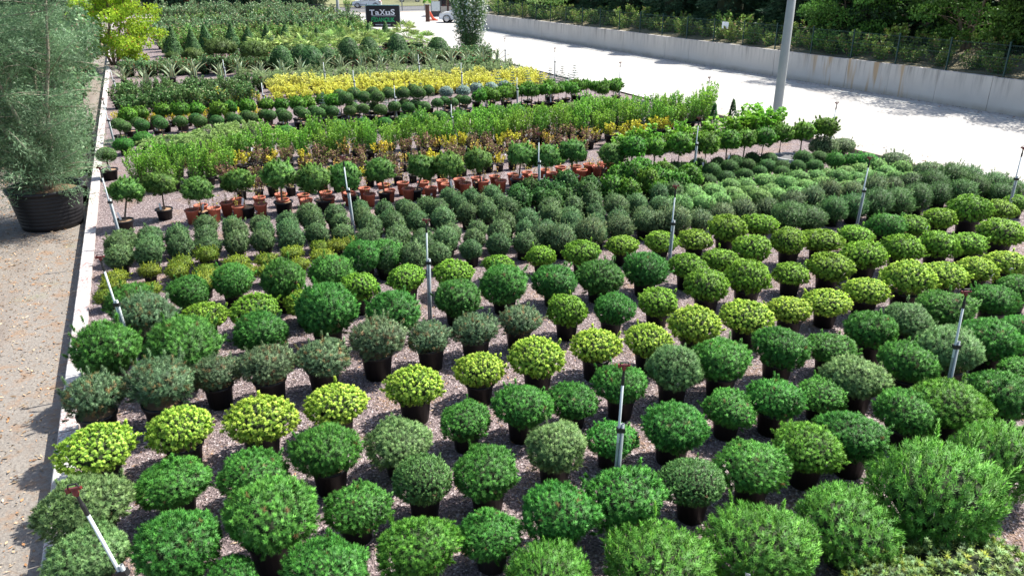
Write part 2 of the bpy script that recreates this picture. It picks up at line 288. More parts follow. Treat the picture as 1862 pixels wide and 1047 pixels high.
# ------------------------------------------------------------------ mesh helpers
class MB:
    """collects geometry; build() links it as one mesh object"""
    def __init__(s): s.v = []; s.f = []; s.n = 0; s.fol = []
    def add(s, verts, faces, fol=None, mi=0):
        verts = np.asarray(verts, float).reshape(-1, 3)
        s.v.append(verts); s.f.append([(tuple(int(i) + s.n for i in f), mi) for f in faces]); s.n += len(verts)
        s.fol.append(np.tile(np.array([.5, .5, .5]), (len(verts), 1)) if fol is None else fol)
    def box(s, c, d, rz=0, mi=0, taper=1.0):
        x, y, z = d[0] / 2, d[1] / 2, d[2] / 2
        P = np.array([(-x, -y, -z), (x, -y, -z), (x, y, -z), (-x, y, -z), (-x * taper, -y * taper, z), (x * taper, -y * taper, z), (x * taper, y * taper, z), (-x * taper, y * taper, z)])
        if rz: P = P @ np.array([[math.cos(rz), math.sin(rz), 0], [-math.sin(rz), math.cos(rz), 0], [0, 0, 1]])
        s.add(P + np.array(c), [(3, 2, 1, 0), (4, 5, 6, 7), (0, 1, 5, 4), (1, 2, 6, 5), (2, 3, 7, 6), (3, 0, 4, 7)], mi=mi)
    def lathe(s, prof, seg=16, c=(0, 0, 0), mi=0, cap0=False, cap1=False):
        a = np.arange(seg) * 2 * math.pi / seg; V = []; F = []
        for r, z in prof: V += [(c[0] + r * math.cos(t), c[1] + r * math.sin(t), c[2] + z) for t in a]
        for i in range(len(prof) - 1):
            for j in range(seg):
                k = (j + 1) % seg; F.append((i * seg + j, i * seg + k, (i + 1) * seg + k, (i + 1) * seg + j))
        if cap0: F.append(tuple(range(seg - 1, -1, -1)))
        if cap1: F.append(tuple((len(prof) - 1) * seg + j for j in range(seg)))
        s.add(V, F, mi=mi)
    def tube(s, pts, rad, seg=6, mi=0):
        pts = [Vector(p) for p in pts]; V = []; F = []
        if not hasattr(rad, '__len__'): rad = [rad] * len(pts)
        for i, p in enumerate(pts):
            d = (pts[min(i + 1, len(pts) - 1)] - pts[max(i - 1, 0)]).normalized()
            a = d.cross(Vector((0, 0, 1)))
            if a.length < 1e-3: a = Vector((1, 0, 0))
            a.normalize(); b = d.cross(a)
            for j in range(seg):
                t = j * 2 * math.pi / seg; V.append(p + (a * math.cos(t) + b * math.sin(t)) * rad[i])
        for i in range(len(pts) - 1):
            for j in range(seg):
                k = (j + 1) % seg; F.append((i * seg + j, i * seg + k, (i + 1) * seg + k, (i + 1) * seg + j))
        F.append(tuple(range(seg - 1, -1, -1))); F.append(tuple((len(pts) - 1) * seg + j for j in range(seg)))
        s.add([tuple(v) for v in V], F, mi=mi)
    def prism(s, poly, axis_y0, axis_y1, mi=0):
        """polygon in x,z extruded along y"""
        n = len(poly); V = [(x, axis_y0, z) for x, z in poly] + [(x, axis_y1, z) for x, z in poly]
        F = [tuple(range(n)), tuple(range(2 * n - 1, n - 1, -1))] + [(i, i + n, (i + 1) % n + n, (i + 1) % n) for i in range(n)]
        s.add(V, F, mi=mi)
    def mesh(s, name, mats, smooth=False):
        me = bpy.data.meshes.new(name)
        v = np.concatenate(s.v); faces = [f for fl in s.f for f, _ in fl]; mi = [m for fl in s.f for _, m in fl]
        me.from_pydata(v.tolist(), [], faces)
        for m in (mats if isinstance(mats, (list, tuple)) else [mats]): me.materials.append(M[m])
        if any(mi): me.polygons.foreach_set('material_index', mi)
        if smooth: me.polygons.foreach_set('use_smooth', [True] * len(faces))
        me.update(); return me
    def build(s, name, mats, parent=None, smooth=False): return link(name, s.mesh(name, mats, smooth), parent)
def link(name, me, parent=None, loc=None, rz=0, sc=None):
    o = bpy.data.objects.new(name, me); COL.objects.link(o)
    if parent: o.parent = parent
    if loc is not None: o.location = loc
    if rz: o.rotation_euler = (0, 0, rz)
    if sc is not None: o.scale = sc if hasattr(sc, '__len__') else (sc, sc, sc)
    return o
def tag(o, label=None, cat=None, group=None, kind=None):
    if label: o['label'] = label
    if cat: o['category'] = cat
    if group: o['group'] = group
    if kind: o['kind'] = kind
    return o
def empty(name, loc, rz=0, sc=1.0):
    o = bpy.data.objects.new(name, None); COL.objects.link(o); o.empty_display_size = 0.1
    o.location = loc; o.rotation_euler = (0, 0, rz); o.scale = (sc, sc, sc) if not hasattr(sc, '__len__') else sc
    return o
def fmesh(name, V, Q, fol, mats, mi=None, T=None):
    """fast numpy quad mesh with the foliage attribute"""
    me = bpy.data.meshes.new(name); nv, nq = len(V), len(Q)
    me.vertices.add(nv); me.vertices.foreach_set('co', V.astype(np.float32).ravel())
    if T is None: T = np.zeros((0, 3), np.int32)
    nt_ = len(T); me.loops.add(nq * 4 + nt_ * 3); me.loops.foreach_set('vertex_index', np.concatenate([Q.astype(np.int32).ravel(), T.astype(np.int32).ravel()]))
    tot = np.concatenate([np.full(nq, 4, np.int32), np.full(nt_, 3, np.int32)])
    me.polygons.add(nq + nt_); me.polygons.foreach_set('loop_start', np.concatenate([[0], np.cumsum(tot)[:-1]]).astype(np.int32))
    me.polygons.foreach_set('loop_total', tot)
    for m in mats: me.materials.append(M[m])
    if mi is not None: me.polygons.foreach_set('material_index', mi.astype(np.int32))
    a = me.attributes.new('fol', 'FLOAT_COLOR', 'POINT')
    a.data.foreach_set('color', np.concatenate([fol, np.ones((nv, 1))], 1).astype(np.float32).ravel())
    me.update(calc_edges=True); me.validate(); return me
def unit(a): return a / np.maximum(np.linalg.norm(a, axis=-1, keepdims=True), 1e-9)
class Fol:
    """needles and leaves as small diamonds"""
    def __init__(s, seed): s.r = np.random.default_rng(seed); s.V = []; s.C = []; s.mi = []; s.n = 0; s.TV = []; s.TC = []; s.TN = []
    def blades(s, P, D, L, W, tint, tip, alt, fold=None, mi=0, mid=0.45, droop=0.0):
        n = len(P); L = np.broadcast_to(L, (n,))[:, None]; W = np.broadcast_to(W, (n,))[:, None]
        rnd = s.r.normal(size=(n, 3)) if fold is None else fold
        side = unit(np.cross(D, rnd)) * W
        a = P; m = P + D * L * mid; t = P + D * L
        if droop: t = t - np.array([0, 0, 1]) * L * droop
        V = np.stack([a, m + side, t, m - side], 1).reshape(-1, 3)
        c = np.stack([np.broadcast_to(x, (n,)) for x in (tint, tip, alt)], 1)
        s.V.append(V); s.C.append(np.repeat(c, 4, 0)); s.mi.append(np.full(n, mi)); s.n += n
    def needles(s, P, D, L, W, tint, tip, alt, fold, nor=None):
        L = L[:, None]; side = unit(np.cross(D, fold)) * W; n = len(P); b = P + D * L * .12
        if nor is not None:                                        # wind every needle so that it faces out of the crown
            g = np.cross(2 * side, D); side = side * np.where((g * nor).sum(1, keepdims=True) < 0, -1, 1); g = unit(np.cross(2 * side, D))
            s.TN.append(np.repeat(unit(nor * .75 + g * .25), 3, 0))
        else: s.TN.append(np.zeros((n * 3, 3)))
        s.TV.append(np.stack([b - side, b + side, P + D * L], 1).reshape(-1, 3)); s.TC.append(np.repeat(np.stack([tint, tip, alt], 1), 3, 0))
    def shoots(s, P, A, nn, L, W, sp0, sp1, slen, newness=1.0, jit=0.3, power=0.7):
        """tufts of needles radiating from short shoots P + A*slen"""
        k = len(P); r = s.r
        PP = np.repeat(P, nn, 0); AA = np.repeat(A, nn, 0); t = r.random(k * nn) ** power
        perp = unit(np.cross(AA, r.normal(size=(k * nn, 3))))
        ph = np.radians(sp1 + (sp0 - sp1) * t + r.normal(size=k * nn) * 8)[:, None]
        D = unit(AA * np.cos(ph) + perp * np.sin(ph))
        st = PP + AA * (t * slen)[:, None]
        nz = np.clip(np.repeat(np.clip(newness + r.normal(size=k) * 0.12, 0, 1), nn) * (0.25 + 0.75 * t), 0, 1)
        s.needles(st, D, L * (1 - jit * r.random(k * nn)), W * 1.1, nor=AA, fold=AA + r.normal(size=(k * nn, 3)) * .55, tint=np.repeat(r.random(k), nn), tip=nz, alt=np.repeat(r.random(k), nn))
    def mesh(s, name, mats, core=None):
        z3 = np.zeros((0, 3)); V = np.concatenate(s.V or [z3]); C = np.concatenate(s.C or [z3]); mi = np.concatenate(s.mi or [np.zeros(0)])
        Q = np.arange(len(V)).reshape(-1, 4); T = None
        if core is not None:
            cv, cq, cmi = core
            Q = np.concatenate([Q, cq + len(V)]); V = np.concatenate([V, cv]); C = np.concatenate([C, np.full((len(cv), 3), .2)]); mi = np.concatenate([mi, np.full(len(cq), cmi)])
        if s.TV:
            tv = np.concatenate(s.TV); T = np.arange(len(tv)).reshape(-1, 3) + len(V); V = np.concatenate([V, tv]); C = np.concatenate([C, np.concatenate(s.TC)]); mi = np.concatenate([mi, np.zeros(len(T))])
        me = fmesh(name, V, Q, C, mats, mi, T)
        if s.TV and len(me.vertices) == len(V):
            nn_ = np.zeros((len(V), 3)); nn_[-len(tv):] = np.concatenate(s.TN)
            if np.abs(nn_).sum() > 0: me.normals_split_custom_set_from_vertices(nn_.tolist())
        return me
def dirs(n, zmin, r, j=0.5):
    i = np.arange(n) + 0.5; z = 1 - (1 - zmin) * i / n; t = i * 2.399963 + r.random() * 6.28
    q = np.sqrt(np.maximum(0, 1 - z * z)); d = np.stack([q * np.cos(t), q * np.sin(t), z], 1)
    return unit(d + r.normal(size=(n, 3)) * j * math.sqrt(2 * math.pi * (1 - zmin) / n) * 0.5)
def lumps(r, freq, k=7):
    K = r.normal(size=(k, 3)) * freq; ph = r.random(k) * 6.28
    return lambda d: np.cos(d @ K.T + ph).mean(1) * 1.6
def blob(rad, r, lf=None, amp=0.0, seg=12, rings=8, zmin=-0.9, c=(0, 0, 0)):
    zs = np.linspace(zmin, 1, rings); V = []
    for z in zs:
        q = math.sqrt(max(0, 1 - z * z))
        for j in range(seg): V.append((q * math.cos(j * 6.2832 / seg), q * math.sin(j * 6.2832 / seg), z))
    V = np.array(V); m = 1 + (amp * lf(V) if lf is not None else 0)
    W = V * np.array(rad) * np.reshape(m, (-1, 1)) + np.array(c)
    Q = [(i * seg + j, i * seg + (j + 1) % seg, (i + 1) * seg + (j + 1) % seg, (i + 1) * seg + j) for i in range(rings - 1) for j in range(seg)]
    return W, np.array(Q)

def pine_crown(name, mat, seed, rx=0.4, rz=0.24, n=600, zmin=-0.6, amp=0.12, freq=2.5, upb=0.3, nn=14, L=0.05, W=0.0035, sp0=25, sp1=75, slen=0.05, depth=0.12, inner=0.8, candle=0, candlem='bark_pale', core=0.66, newness=1.0, tufts=0.0, stray=14, c=(0, 0, 0)):
    f = Fol(seed); r = f.r; lf = lumps(r, freq); rad = np.array([rx, rx, rz]); C = np.array(c)
    d = dirs(n, zmin, r); m = (1 + amp * lf(d))[:, None]
    if tufts: m = m + tufts * (r.random((n, 1)) ** 3)
    lf2 = lumps(r, freq * 1.8); P = d * rad * m * (1 - depth * r.random((n, 1)) - .10 * np.clip(lf2(d), 0, 1)[:, None])
    nor = unit(d / rad); up = np.array([0, 0, 1.0])
    A = unit(nor * (1 - upb) + up * upb + r.normal(size=(n, 3)) * 0.16)
    f.shoots(P - A * slen + C, A, nn, L, W, sp0, sp1, slen, newness)
    if inner:
        k = int(n * inner); d2 = dirs(k, max(-0.8, zmin - 0.15), r); m2 = (1 + amp * lf(d2))[:, None]
        f.shoots(d2 * rad * m2 * 0.80 + C, unit(unit(d2 / rad) + up * 0.2 + r.normal(size=(k, 3)) * 0.3), max(6, nn * 2 // 3), L * 1.1, W * 1.2, 35, 90, slen, newness * 0.3)
    if stray:
        d3 = dirs(stray, -.1, r, 3.0); m3 = (1 + amp * lf(d3))[:, None]; q = .08 + .16 * r.random((stray, 1)) ** 2
        A3 = unit(unit(d3 / rad) + up * .9)
        for w in (.25, .65, 1.0): f.shoots(d3 * rad * m3 * .96 + A3 * rx * q * w + C, A3, nn, L * .9, W, sp0, sp1, slen, newness)
    if candle:
        sel = r.random(n) < candle; sel &= d[:, 2] > -0.1; k = sel.sum()
        for q in range(3): f.blades(P[sel] + C, unit(A[sel] + up * 0.8 + r.normal(size=(k, 3)) * 0.1), 0.075 * (0.6 + 0.6 * r.random(k)), 0.0045, 0.5, 0.5, 0.5, mi=1)
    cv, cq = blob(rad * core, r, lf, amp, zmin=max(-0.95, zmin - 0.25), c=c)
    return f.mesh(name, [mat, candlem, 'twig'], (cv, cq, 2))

def pot_meshes(tag_, mat, soil, rt, rb, h, soil_drop=0.04, seg=20, rim=0.02):
    m = MB(); m.lathe([(rb, 0), (rb + (rt - rb) * .86, h * .86), (rt + rim * .2, h * .87), (rt + rim, h * .90), (rt + rim, h), (rt - 0.004, h), (rt - 0.02, h - soil_drop - 0.02)], seg, cap0=True)
    s = MB(); V = []; rr = random.Random(5)
    s.lathe([(rt - 0.012, h - soil_drop), (rt * .5, h - soil_drop + .012), (0.01, h - soil_drop + .02)], seg, cap1=True)
    return m.mesh('pot', mat, True), s.mesh('soil', soil)

# ------------------------------------------------------------------ labels
ONES = 'first second third fourth fifth sixth seventh eighth ninth tenth eleventh twelfth thirteenth fourteenth fifteenth sixteenth seventeenth eighteenth nineteenth'.split()
TENS = {20: 'twent', 30: 'thirt', 40: 'fort', 50: 'fift', 60: 'sixt', 70: 'sevent', 80: 'eight', 90: 'ninet'}
def nth(i, n=None):
    """i from 0"""
    if n and i == n - 1 and n > 2: return 'last'
    i += 1
    if i < 20: return ONES[i - 1]
    t, o = i // 10 * 10, i % 10
    return TENS[t] + ('ieth' if o == 0 else 'y-' + ONES[o - 1])
rnd = random.Random(11)

# ------------------------------------------------------------------ the setting
def sheet(name, poly, z, mat, kind='structure', thick=None):
    m = MB(); n = len(poly); V = [(p[0], p[1], z) for p in poly]; F = [tuple(range(n))]
    if thick:
        V += [(p[0], p[1], z - thick) for p in poly]; F += [(i, i + n, (i + 1) % n + n, (i + 1) % n) for i in range(n)]
    m.add(V, F); return tag(m.build(name, mat), kind=kind)
KL0, KL1 = at(122, 960, 0.05), at(197, 150, 0.05)           # left kerb, its inner line
kd = (KL1 - KL0).normalized(); kn = Vector((-kd.y, kd.x, 0))  # kn points to the track
def KL(t, off=0.0, z=0.0):
    p = KL0 + kd * t + kn * off; return Vector((p.x, p.y, z))
RU = 19.35                                                  # right kerb line in u
WU = 29.70                                                  # retaining wall face in u
SKEW = -0.0265                                              # the wall closes in on the beds with distance
def WX(du, v, z=0.0): return XY(WU + du + SKEW * (v - 33), v, z)
GZ, TZ, YZ = 0.0, -0.30, 0.03                               # gravel, track and yard levels
big = [Vector((-1500, -300, 0)), Vector((1500, -300, 0)), Vector((1500, 2500, 0)), Vector((-1500, 2500, 0))]
sheet('ground', big, -0.45, 'weedy')
sheet('track', [KL(-14, .17), KL(95, .17), KL(95, 40), KL(-14, 40)], TZ, 'sand')
sheet('gravel_bed', [KL(-14, -.02), XY(RU, -8), XY(RU, 78), XY(3, 100), KL(92, -.02)], GZ, 'gravel', thick=.4)
sheet('paved_yard', [XY(RU + .15, -12), WX(.3, -12), WX(.3, 74), XY(75, 82), XY(75, 103), XY(20, 103), XY(20, 79), XY(RU + .15, 78)], YZ, 'paving')
sheet('road', [XY(-30, 106), XY(110, 106), XY(110, 121), XY(-30, 121)], YZ - .05, 'asphalt')
sheet('verge', [XY(-30, 103.2), XY(75, 103.2), XY(75, 105.8), XY(-30, 105.8)], YZ - .01, 'kerb_brown')
sheet('far_verge', [XY(-60, 121.2), XY(140, 121.2), XY(140, 160), XY(-60, 160)], YZ, 'weedy')
# left kerb: a low concrete wall with a pale top
kb = tag(empty('kerb', KL(0)), kind='structure'); m = MB(); P = []
for t in (-.992, .992): P += [(t, -.02, .055), (t, .185, .055), (t, .20, .04), (t, .205, TZ - .1), (t, -.02, -.3)]
m.add(P, [(0, 1, 6, 5), (1, 2, 7, 6), (2, 3, 8, 7), (3, 4, 9, 8), (4, 0, 5, 9), (0, 4, 3, 2, 1), (5, 6, 7, 8, 9)]); kbm = m.mesh('kerb_block', 'kerb_concrete')
for i in range(-7, 47):
    q = KL(i * 2 + 1) - KL(0); link('kerb_block', kbm, kb, (q.x, q.y, rnd.uniform(-.006, .006)), math.atan2(kd.y, kd.x) + rnd.uniform(-.002, .002))
# right kerb in one-metre stones
m = MB(); m.box((0, 0, 0), (0.14, 0.985, 0.34)); stone = m.mesh('kerb_stone', 'kerb_brown')
kr = tag(empty('yard_kerb', XY(RU + .07, 0)), kind='structure')
for i in range(-8, 25):
    link('kerb_stone', stone, kr, XY(0, i + .5, YZ + .11 - .17 + rnd.uniform(-.006, .006)), TH + rnd.uniform(-.01, .01))
# retaining wall of cast panels, soil bank behind
wl = tag(empty('retaining_wall', XY(WU, 0, YZ)), 'long pale concrete retaining wall with rust stains below the green fence', 'wall')
for i in range(34):
    m = MB(); v0 = -8 + i * 2.4; hh = 1.36 + rnd.uniform(-.012, .012)
    m.box((0, 0, 0), (0.28, 2.385, hh)); o = m.build('panel', 'wall_concrete', wl)
    o.location = XY(.14 + rnd.uniform(-.008, .008) + SKEW * (v0 + 1.2 - 33), v0 + 1.2, hh / 2 - .02); o.rotation_euler = (0, 0, TH - SKEW)
m = MB(); m.box((0, 0, 0), (0.35, 82, 0.10)); o = m.build('drain_gutter', 'ring_concrete')
o.location = XY(WU - .95, 33, YZ - .035); o.rotation_euler = (0, 0, TH - SKEW); tag(o, kind='structure')
m = MB(); nv = 44; V = []
for i in range(nv):
    v = -10 + i * 2.0
    for j, (du, z) in enumerate(((.22, 1.38), (1.5, 1.5), (4, 2.2), (9, 3.6), (40, 4.2))):
        V.append(tuple(WX(du, v, z + (rnd.uniform(-.1, .1) if j else 0))))
m.add(V, [(i * 5 + j, i * 5 + j + 1, (i + 1) * 5 + j + 1, (i + 1) * 5 + j) for i in range(nv - 1) for j in range(4)])
tag(m.build('bank', 'earth'), kind='structure')

# green welded-mesh fence on the wall
def fence():
    f = tag(empty('mesh_fence', XY(WU + .14, 0, YZ + 1.34)), 'dark green wire mesh fence standing on the pale retaining wall', 'fence')
    m = MB(); m.box((0, 0, .62), (.05, .05, 1.34)); m.box((0, 0, 1.3), (.056, .056, .04)); post = m.mesh('post', 'green_metal')
    m = MB(); w = 2.44
    for k in range(33): m.box((0, -w / 2 + w * k / 32, .62), (.005, .005, 1.16))
    for k in range(8): m.box((.004, 0, .06 + 1.12 * k / 7), (.006, w, .006))
    for k in (0, 4, 7): m.box((.012, 0, .08 + 1.12 * k / 7), (.012, w, .012))
    pan = m.mesh('mesh_panel', 'green_metal')
    for i in range(31):
        v = -7 + i * 2.5
        link('post', post, f, XY(SKEW * (v - 33), v, rnd.uniform(-.01, .01)), TH)
        link('mesh_panel', pan, f, XY(.03 + SKEW * (v - 31.75), v + 1.25, 0), TH - SKEW)
    q = at(1381, 51, YZ + 2.4); uu, vv = UV(q); vv = 37.0
    m = MB(); m.box((0, 0, 0), (.012, .56, .36)); m.box((-.008, 0, 0), (.006, .5, .30))
    o = m.build('fence_notice', 'tag_white'); o.location = WX(.07, vv, YZ + 1.4 + .92); o.rotation_euler = (0, 0, TH)
    tag(o, 'small blank white notice board hung on the green mesh fence', 'notice')
fence()

# round lamp post of pale concrete rising out of frame
p = at(1410, 226, YZ)
root = tag(empty('lamp_post', p), 'tall round grey concrete lamp post at the edge of the white yard', 'lamp post')
m = MB(); m.lathe([(.17, -.1), (.165, 0), (.16, 2), (.115, 9.0)], 24, cap1=True); m.build('shaft', 'pole_concrete', root, True)
m = MB(); m.tube([(0, 0, 8.9), (-.3, -.2, 9.25), (-1.2, -.7, 9.4)], [.05, .045, .035]); m.build('arm', 'pipe_grey', root)
m = MB(); m.box((-1.5, -.88, 9.42), (.7, .26, .12), rz=.53, taper=.8); m.build('lamp_head', 'pipe_grey', root)

# ------------------------------------------------------------------ sprinkler risers
def riser_meshes():
    out = {}
    m = MB(); m.lathe([(.0135, .9), (.0135, 1.60)], 10, cap1=True); out['pipe'] = m.mesh('pipe', 'pipe_white', True)
    m = MB(); m.lathe([(.019, -.05), (.019, 1.12), (.016, 1.12), (.016, 1.05)], 10, c=(.034, 0, 0)); out['support_post'] = m.mesh('support_post', 'pipe_grey', True)
    m = MB(); m.box((.018, 0, 1.05), (.085, .056, .05), taper=.97); out['clip'] = m.mesh('clip', 'black_rubber')
    m = MB(); m.lathe([(.0135, 0), (.0135, .9)], 8); out['lower_pipe'] = m.mesh('lower_pipe', 'pipe_grey', True)
    m = MB(); m.lathe([(.017, 1.58), (.018, 1.66), (.013, 1.68), (.011, 1.74)], 10); out['connector'] = m.mesh('connector', 'black_rubber')
    m = MB(); m.lathe([(.012, 1.74), (.024, 1.76), (.02, 1.79), (.006, 1.80)], 8, cap1=True)
    m.box((.01, 0, 1.80), (.10, .022, .018)); m.box((-.045, 0, 1.795), (.03, .026, .034)); out['sprinkler_head'] = m.mesh('sprinkler_head', 'red_plastic')
    m = MB(); m.tube([(.05, 0, 1.80), (.04, .0, 1.835), (-.03, 0, 1.835), (-.04, 0, 1.81)], .007, 5); out['sprinkler_arm'] = m.mesh('sprinkler_arm', 'black_rubber')
    return out
RM = riser_meshes()
RIS = [(128, 880, 'beside the kerb at the lower left corner', -14, 1.9), (181, 466, 'beside the kerb amid the grey-green dwarf pines', -6, 1.7), (775, 400, 'in the middle of the dwarf pines below the terracotta pots', 1, 1.7),
       (1135, 664, 'among the round green pines in front of the yellow row', 1, 1.75), (1757, 530, 'at the right edge among green pines before the yellow row', -2, 1.75),
       (1229, 338, 'at the near end of the bright tufted dwarf conifers', 1, 1.7), (1583, 287, 'at the end of the pale mounded pines by the yard', 2, 1.7), (1861, 268, 'cut off at the right edge beside the yard', 0, 1.7),
       (623, 285, 'between the shaggy pine standards and terracotta pots', -3, 1.75), (980, 243, 'beside the fourth shaggy standard from the right', 0, 1.7), (1271, 214, 'in the row of tufted pine standards', 1, 1.7),
       (1522, 187, 'beside the last tufted standard at the yard edge', 2, 1.65), (1290, 141, 'behind the tall bright shrubs at the yard edge', 0, 1.6), (1128, 114, 'against the white yard at the end of the small standards', 0, 1.6),
       (1009, 88, 'against the white yard behind the yellow hedge', 0, 1.6), (918, 70, 'against the white yard right of the last agave', 0, 1.6), (940, 131, 'in front of the right part of the yellow hedge', 0, 1.6),
       (820, 179, 'at the near edge of the small ball standards', 0, 1.5), (716, 145, 'between tall ball standards and the yellow hedge', 0, 1.6), (641, 119, 'at the left part of the yellow hedge', 0, 1.6),
       (838, 106, 'in front of the agaves below the oleander', 0, 1.6), (760, 92, 'behind the agaves near the narrow clipped column', 0, 1.6), (474, 141, 'at the left end of the yellow hedge', 0, 1.6),
       (186, 180, 'on the kerb left of the dark leafy shrubs', -3, 1.6), (181, 304, 'beside the kerb right of the huge black tub', -4, 1.7), (198, 118, 'beside the kerb left of the first agave', -4, 1.6), (404, 101, 'behind the agaves before the cedar standards', 0, 1.5), (587, 106, 'behind the agaves left of the middle domes', 0, 1.5)]
for i, (px, py, where, lean, h) in enumerate(RIS):
    p = at(px, py, h); b = Vector((p.x - math.sin(R(lean)) * h, p.y, 0))
    o = empty('sprinkler_riser', b, rnd.uniform(-.6, .6), (1, 1, h / 1.8)); o.rotation_euler = (rnd.uniform(-.012, .012), R(lean), 0)
    tag(o, 'thin white sprinkler riser ' + where, 'sprinkler', 'sprinkler risers in the nursery beds')
    for k, me in RM.items(): link(k, me, o)

# ------------------------------------------------------------------ entrance: sign, railing, booth, cars
def text_mesh(s, size, extr, off=0.0):
    c = bpy.data.curves.new('t', 'FONT'); c.body = s; c.size = size; c.extrude = extr; c.offset = off; c.align_x = 'LEFT'; c.resolution_u = 3
    o = bpy.data.objects.new('t', c); COL.objects.link(o); bpy.context.view_layer.update()
    me = bpy.data.meshes.new_from_object(o.evaluated_get(bpy.context.evaluated_depsgraph_get())); bpy.data.objects.remove(o); bpy.data.curves.remove(c)
    return me
def sign():
    a, b = at(668, 57, 0), at(728, 57, 0); c = (a + b) / 2; w = (b - a).length
    d = (b - a).normalized(); rz = math.atan2(d.y, d.x)
    root = tag(empty('nursery_sign', c, rz), 'black nursery name board with white and green lettering on grey posts', 'sign')
    k = ppm(c); H0, H1 = .35, 2.22
    m = MB(); m.box((0, 0, (H0 + H1) / 2), (w, .06, H1 - H0)); m.build('board', 'sign_black', root)
    m = MB(); m.box((0, -.002, H1 + .02), (w + .03, .075, .05)); m.build('frame_top', 'sign_teal', root)
    for s in (-1, 1):
        m = MB(); m.box((s * (w / 2 + .02), .02, H1 / 2 - .1), (.09, .09, H1 + .2)); m.build('post', 'pipe_grey', root)
    def put(s, x, z, size, wid, mat, name, off=0.0, serif=()):
        me = text_mesh(s, size, .006, off); xs = [v.co.x for v in me.vertices]; ys = [v.co.y for v in me.vertices]
        sx = wid / (max(xs) - min(xs)); x0 = min(xs); y0 = min(ys)
        for v in me.vertices: v.co = Vector(((v.co.x - x0) * sx, -v.co.z, v.co.y - y0))
        me.materials.append(M[mat]); return link(name, me, root, (x, -.04, z))
    W2 = w / 2
    x = -W2 + .10 * w
    for ch, size, wd in (('T', .62, .155), ('a', .62, .125), ('X', .62, .155), ('u', .62, .135), ('S', .66, .125)):
        o = put(ch, x, 1.40, size, wd * w, 'tag_white', 'letter', .012)
        tops = .47 if ch in 'TXS' else .33
        if ch in 'TXu':
            m = MB()
            for fx in ((.5,) if ch == 'T' else (.12, .88)): m.box((fx * wd * w, -.004, .02), (wd * w * .42, .02, .04))
            if ch in 'Xu':
                for fx in ((.12, .88) if ch == 'X' else (.1, .62)): m.box((fx * wd * w, -.004, tops - .03), (wd * w * .36, .02, .04))
            m.build('serif', 'tag_white', o)
        x += (wd + .017) * w
    m = MB(); m.box((.02 * w, -.036, 1.32), (.72 * w, .012, .03)); m.build('underline', 'tag_white', root)
    put('F\u0130DANCILIK', -W2 + .15 * w, .80, .5, .70 * w, 'sign_green', 'lettering', .014)
    put('www.taxus.com.tr', -W2 + .26 * w, .50, .2, .46 * w, 'tag_white', 'web_lettering', .004)
sign()

def railing(name, a, b, h, mat, label, gap=.14):
    d = b - a; L = d.length; rz = math.atan2(d.y, d.x)
    root = tag(empty(name, a, rz), label, 'railing')
    n = int(L / gap); m = MB()
    for i in range(n + 1): m.box((L * i / n, 0, h / 2), (.03, .03, h - .08))
    o = m.build('bars', mat, root); o['kind'] = 'stuff'
    for z in (.08, h - .04):
        m = MB(); m.box((L / 2, .002, z), (L, .05, .05)); m.build('rail', mat, root)
    k = max(2, int(L / 3))
    for i in range(k + 1):
        m = MB(); m.box((L * i / k, .004, h / 2 + .03), (.09, .09, h + .06)); m.build('post', mat, root)
railing('railing', at(560, 33, 0), at(668, 33, 0), 1.5, 'dark_metal', 'dark metal railing of upright bars running behind the name board')
railing('sliding_gate', at(690, 21, .1), at(772, 19, .1), 1.6, 'pipe_grey', 'pale grey barred sliding gate behind the name board')
p = at(617, 45, 0)
o = MB(); o.lathe([(.16, 0), (.14, 6)], 14, cap1=True); q = o.build('utility_pole', 'pole_concrete', None, True); q.location = p
tag(q, 'round grey utility pole behind the dark railing left of the sign', 'pole')

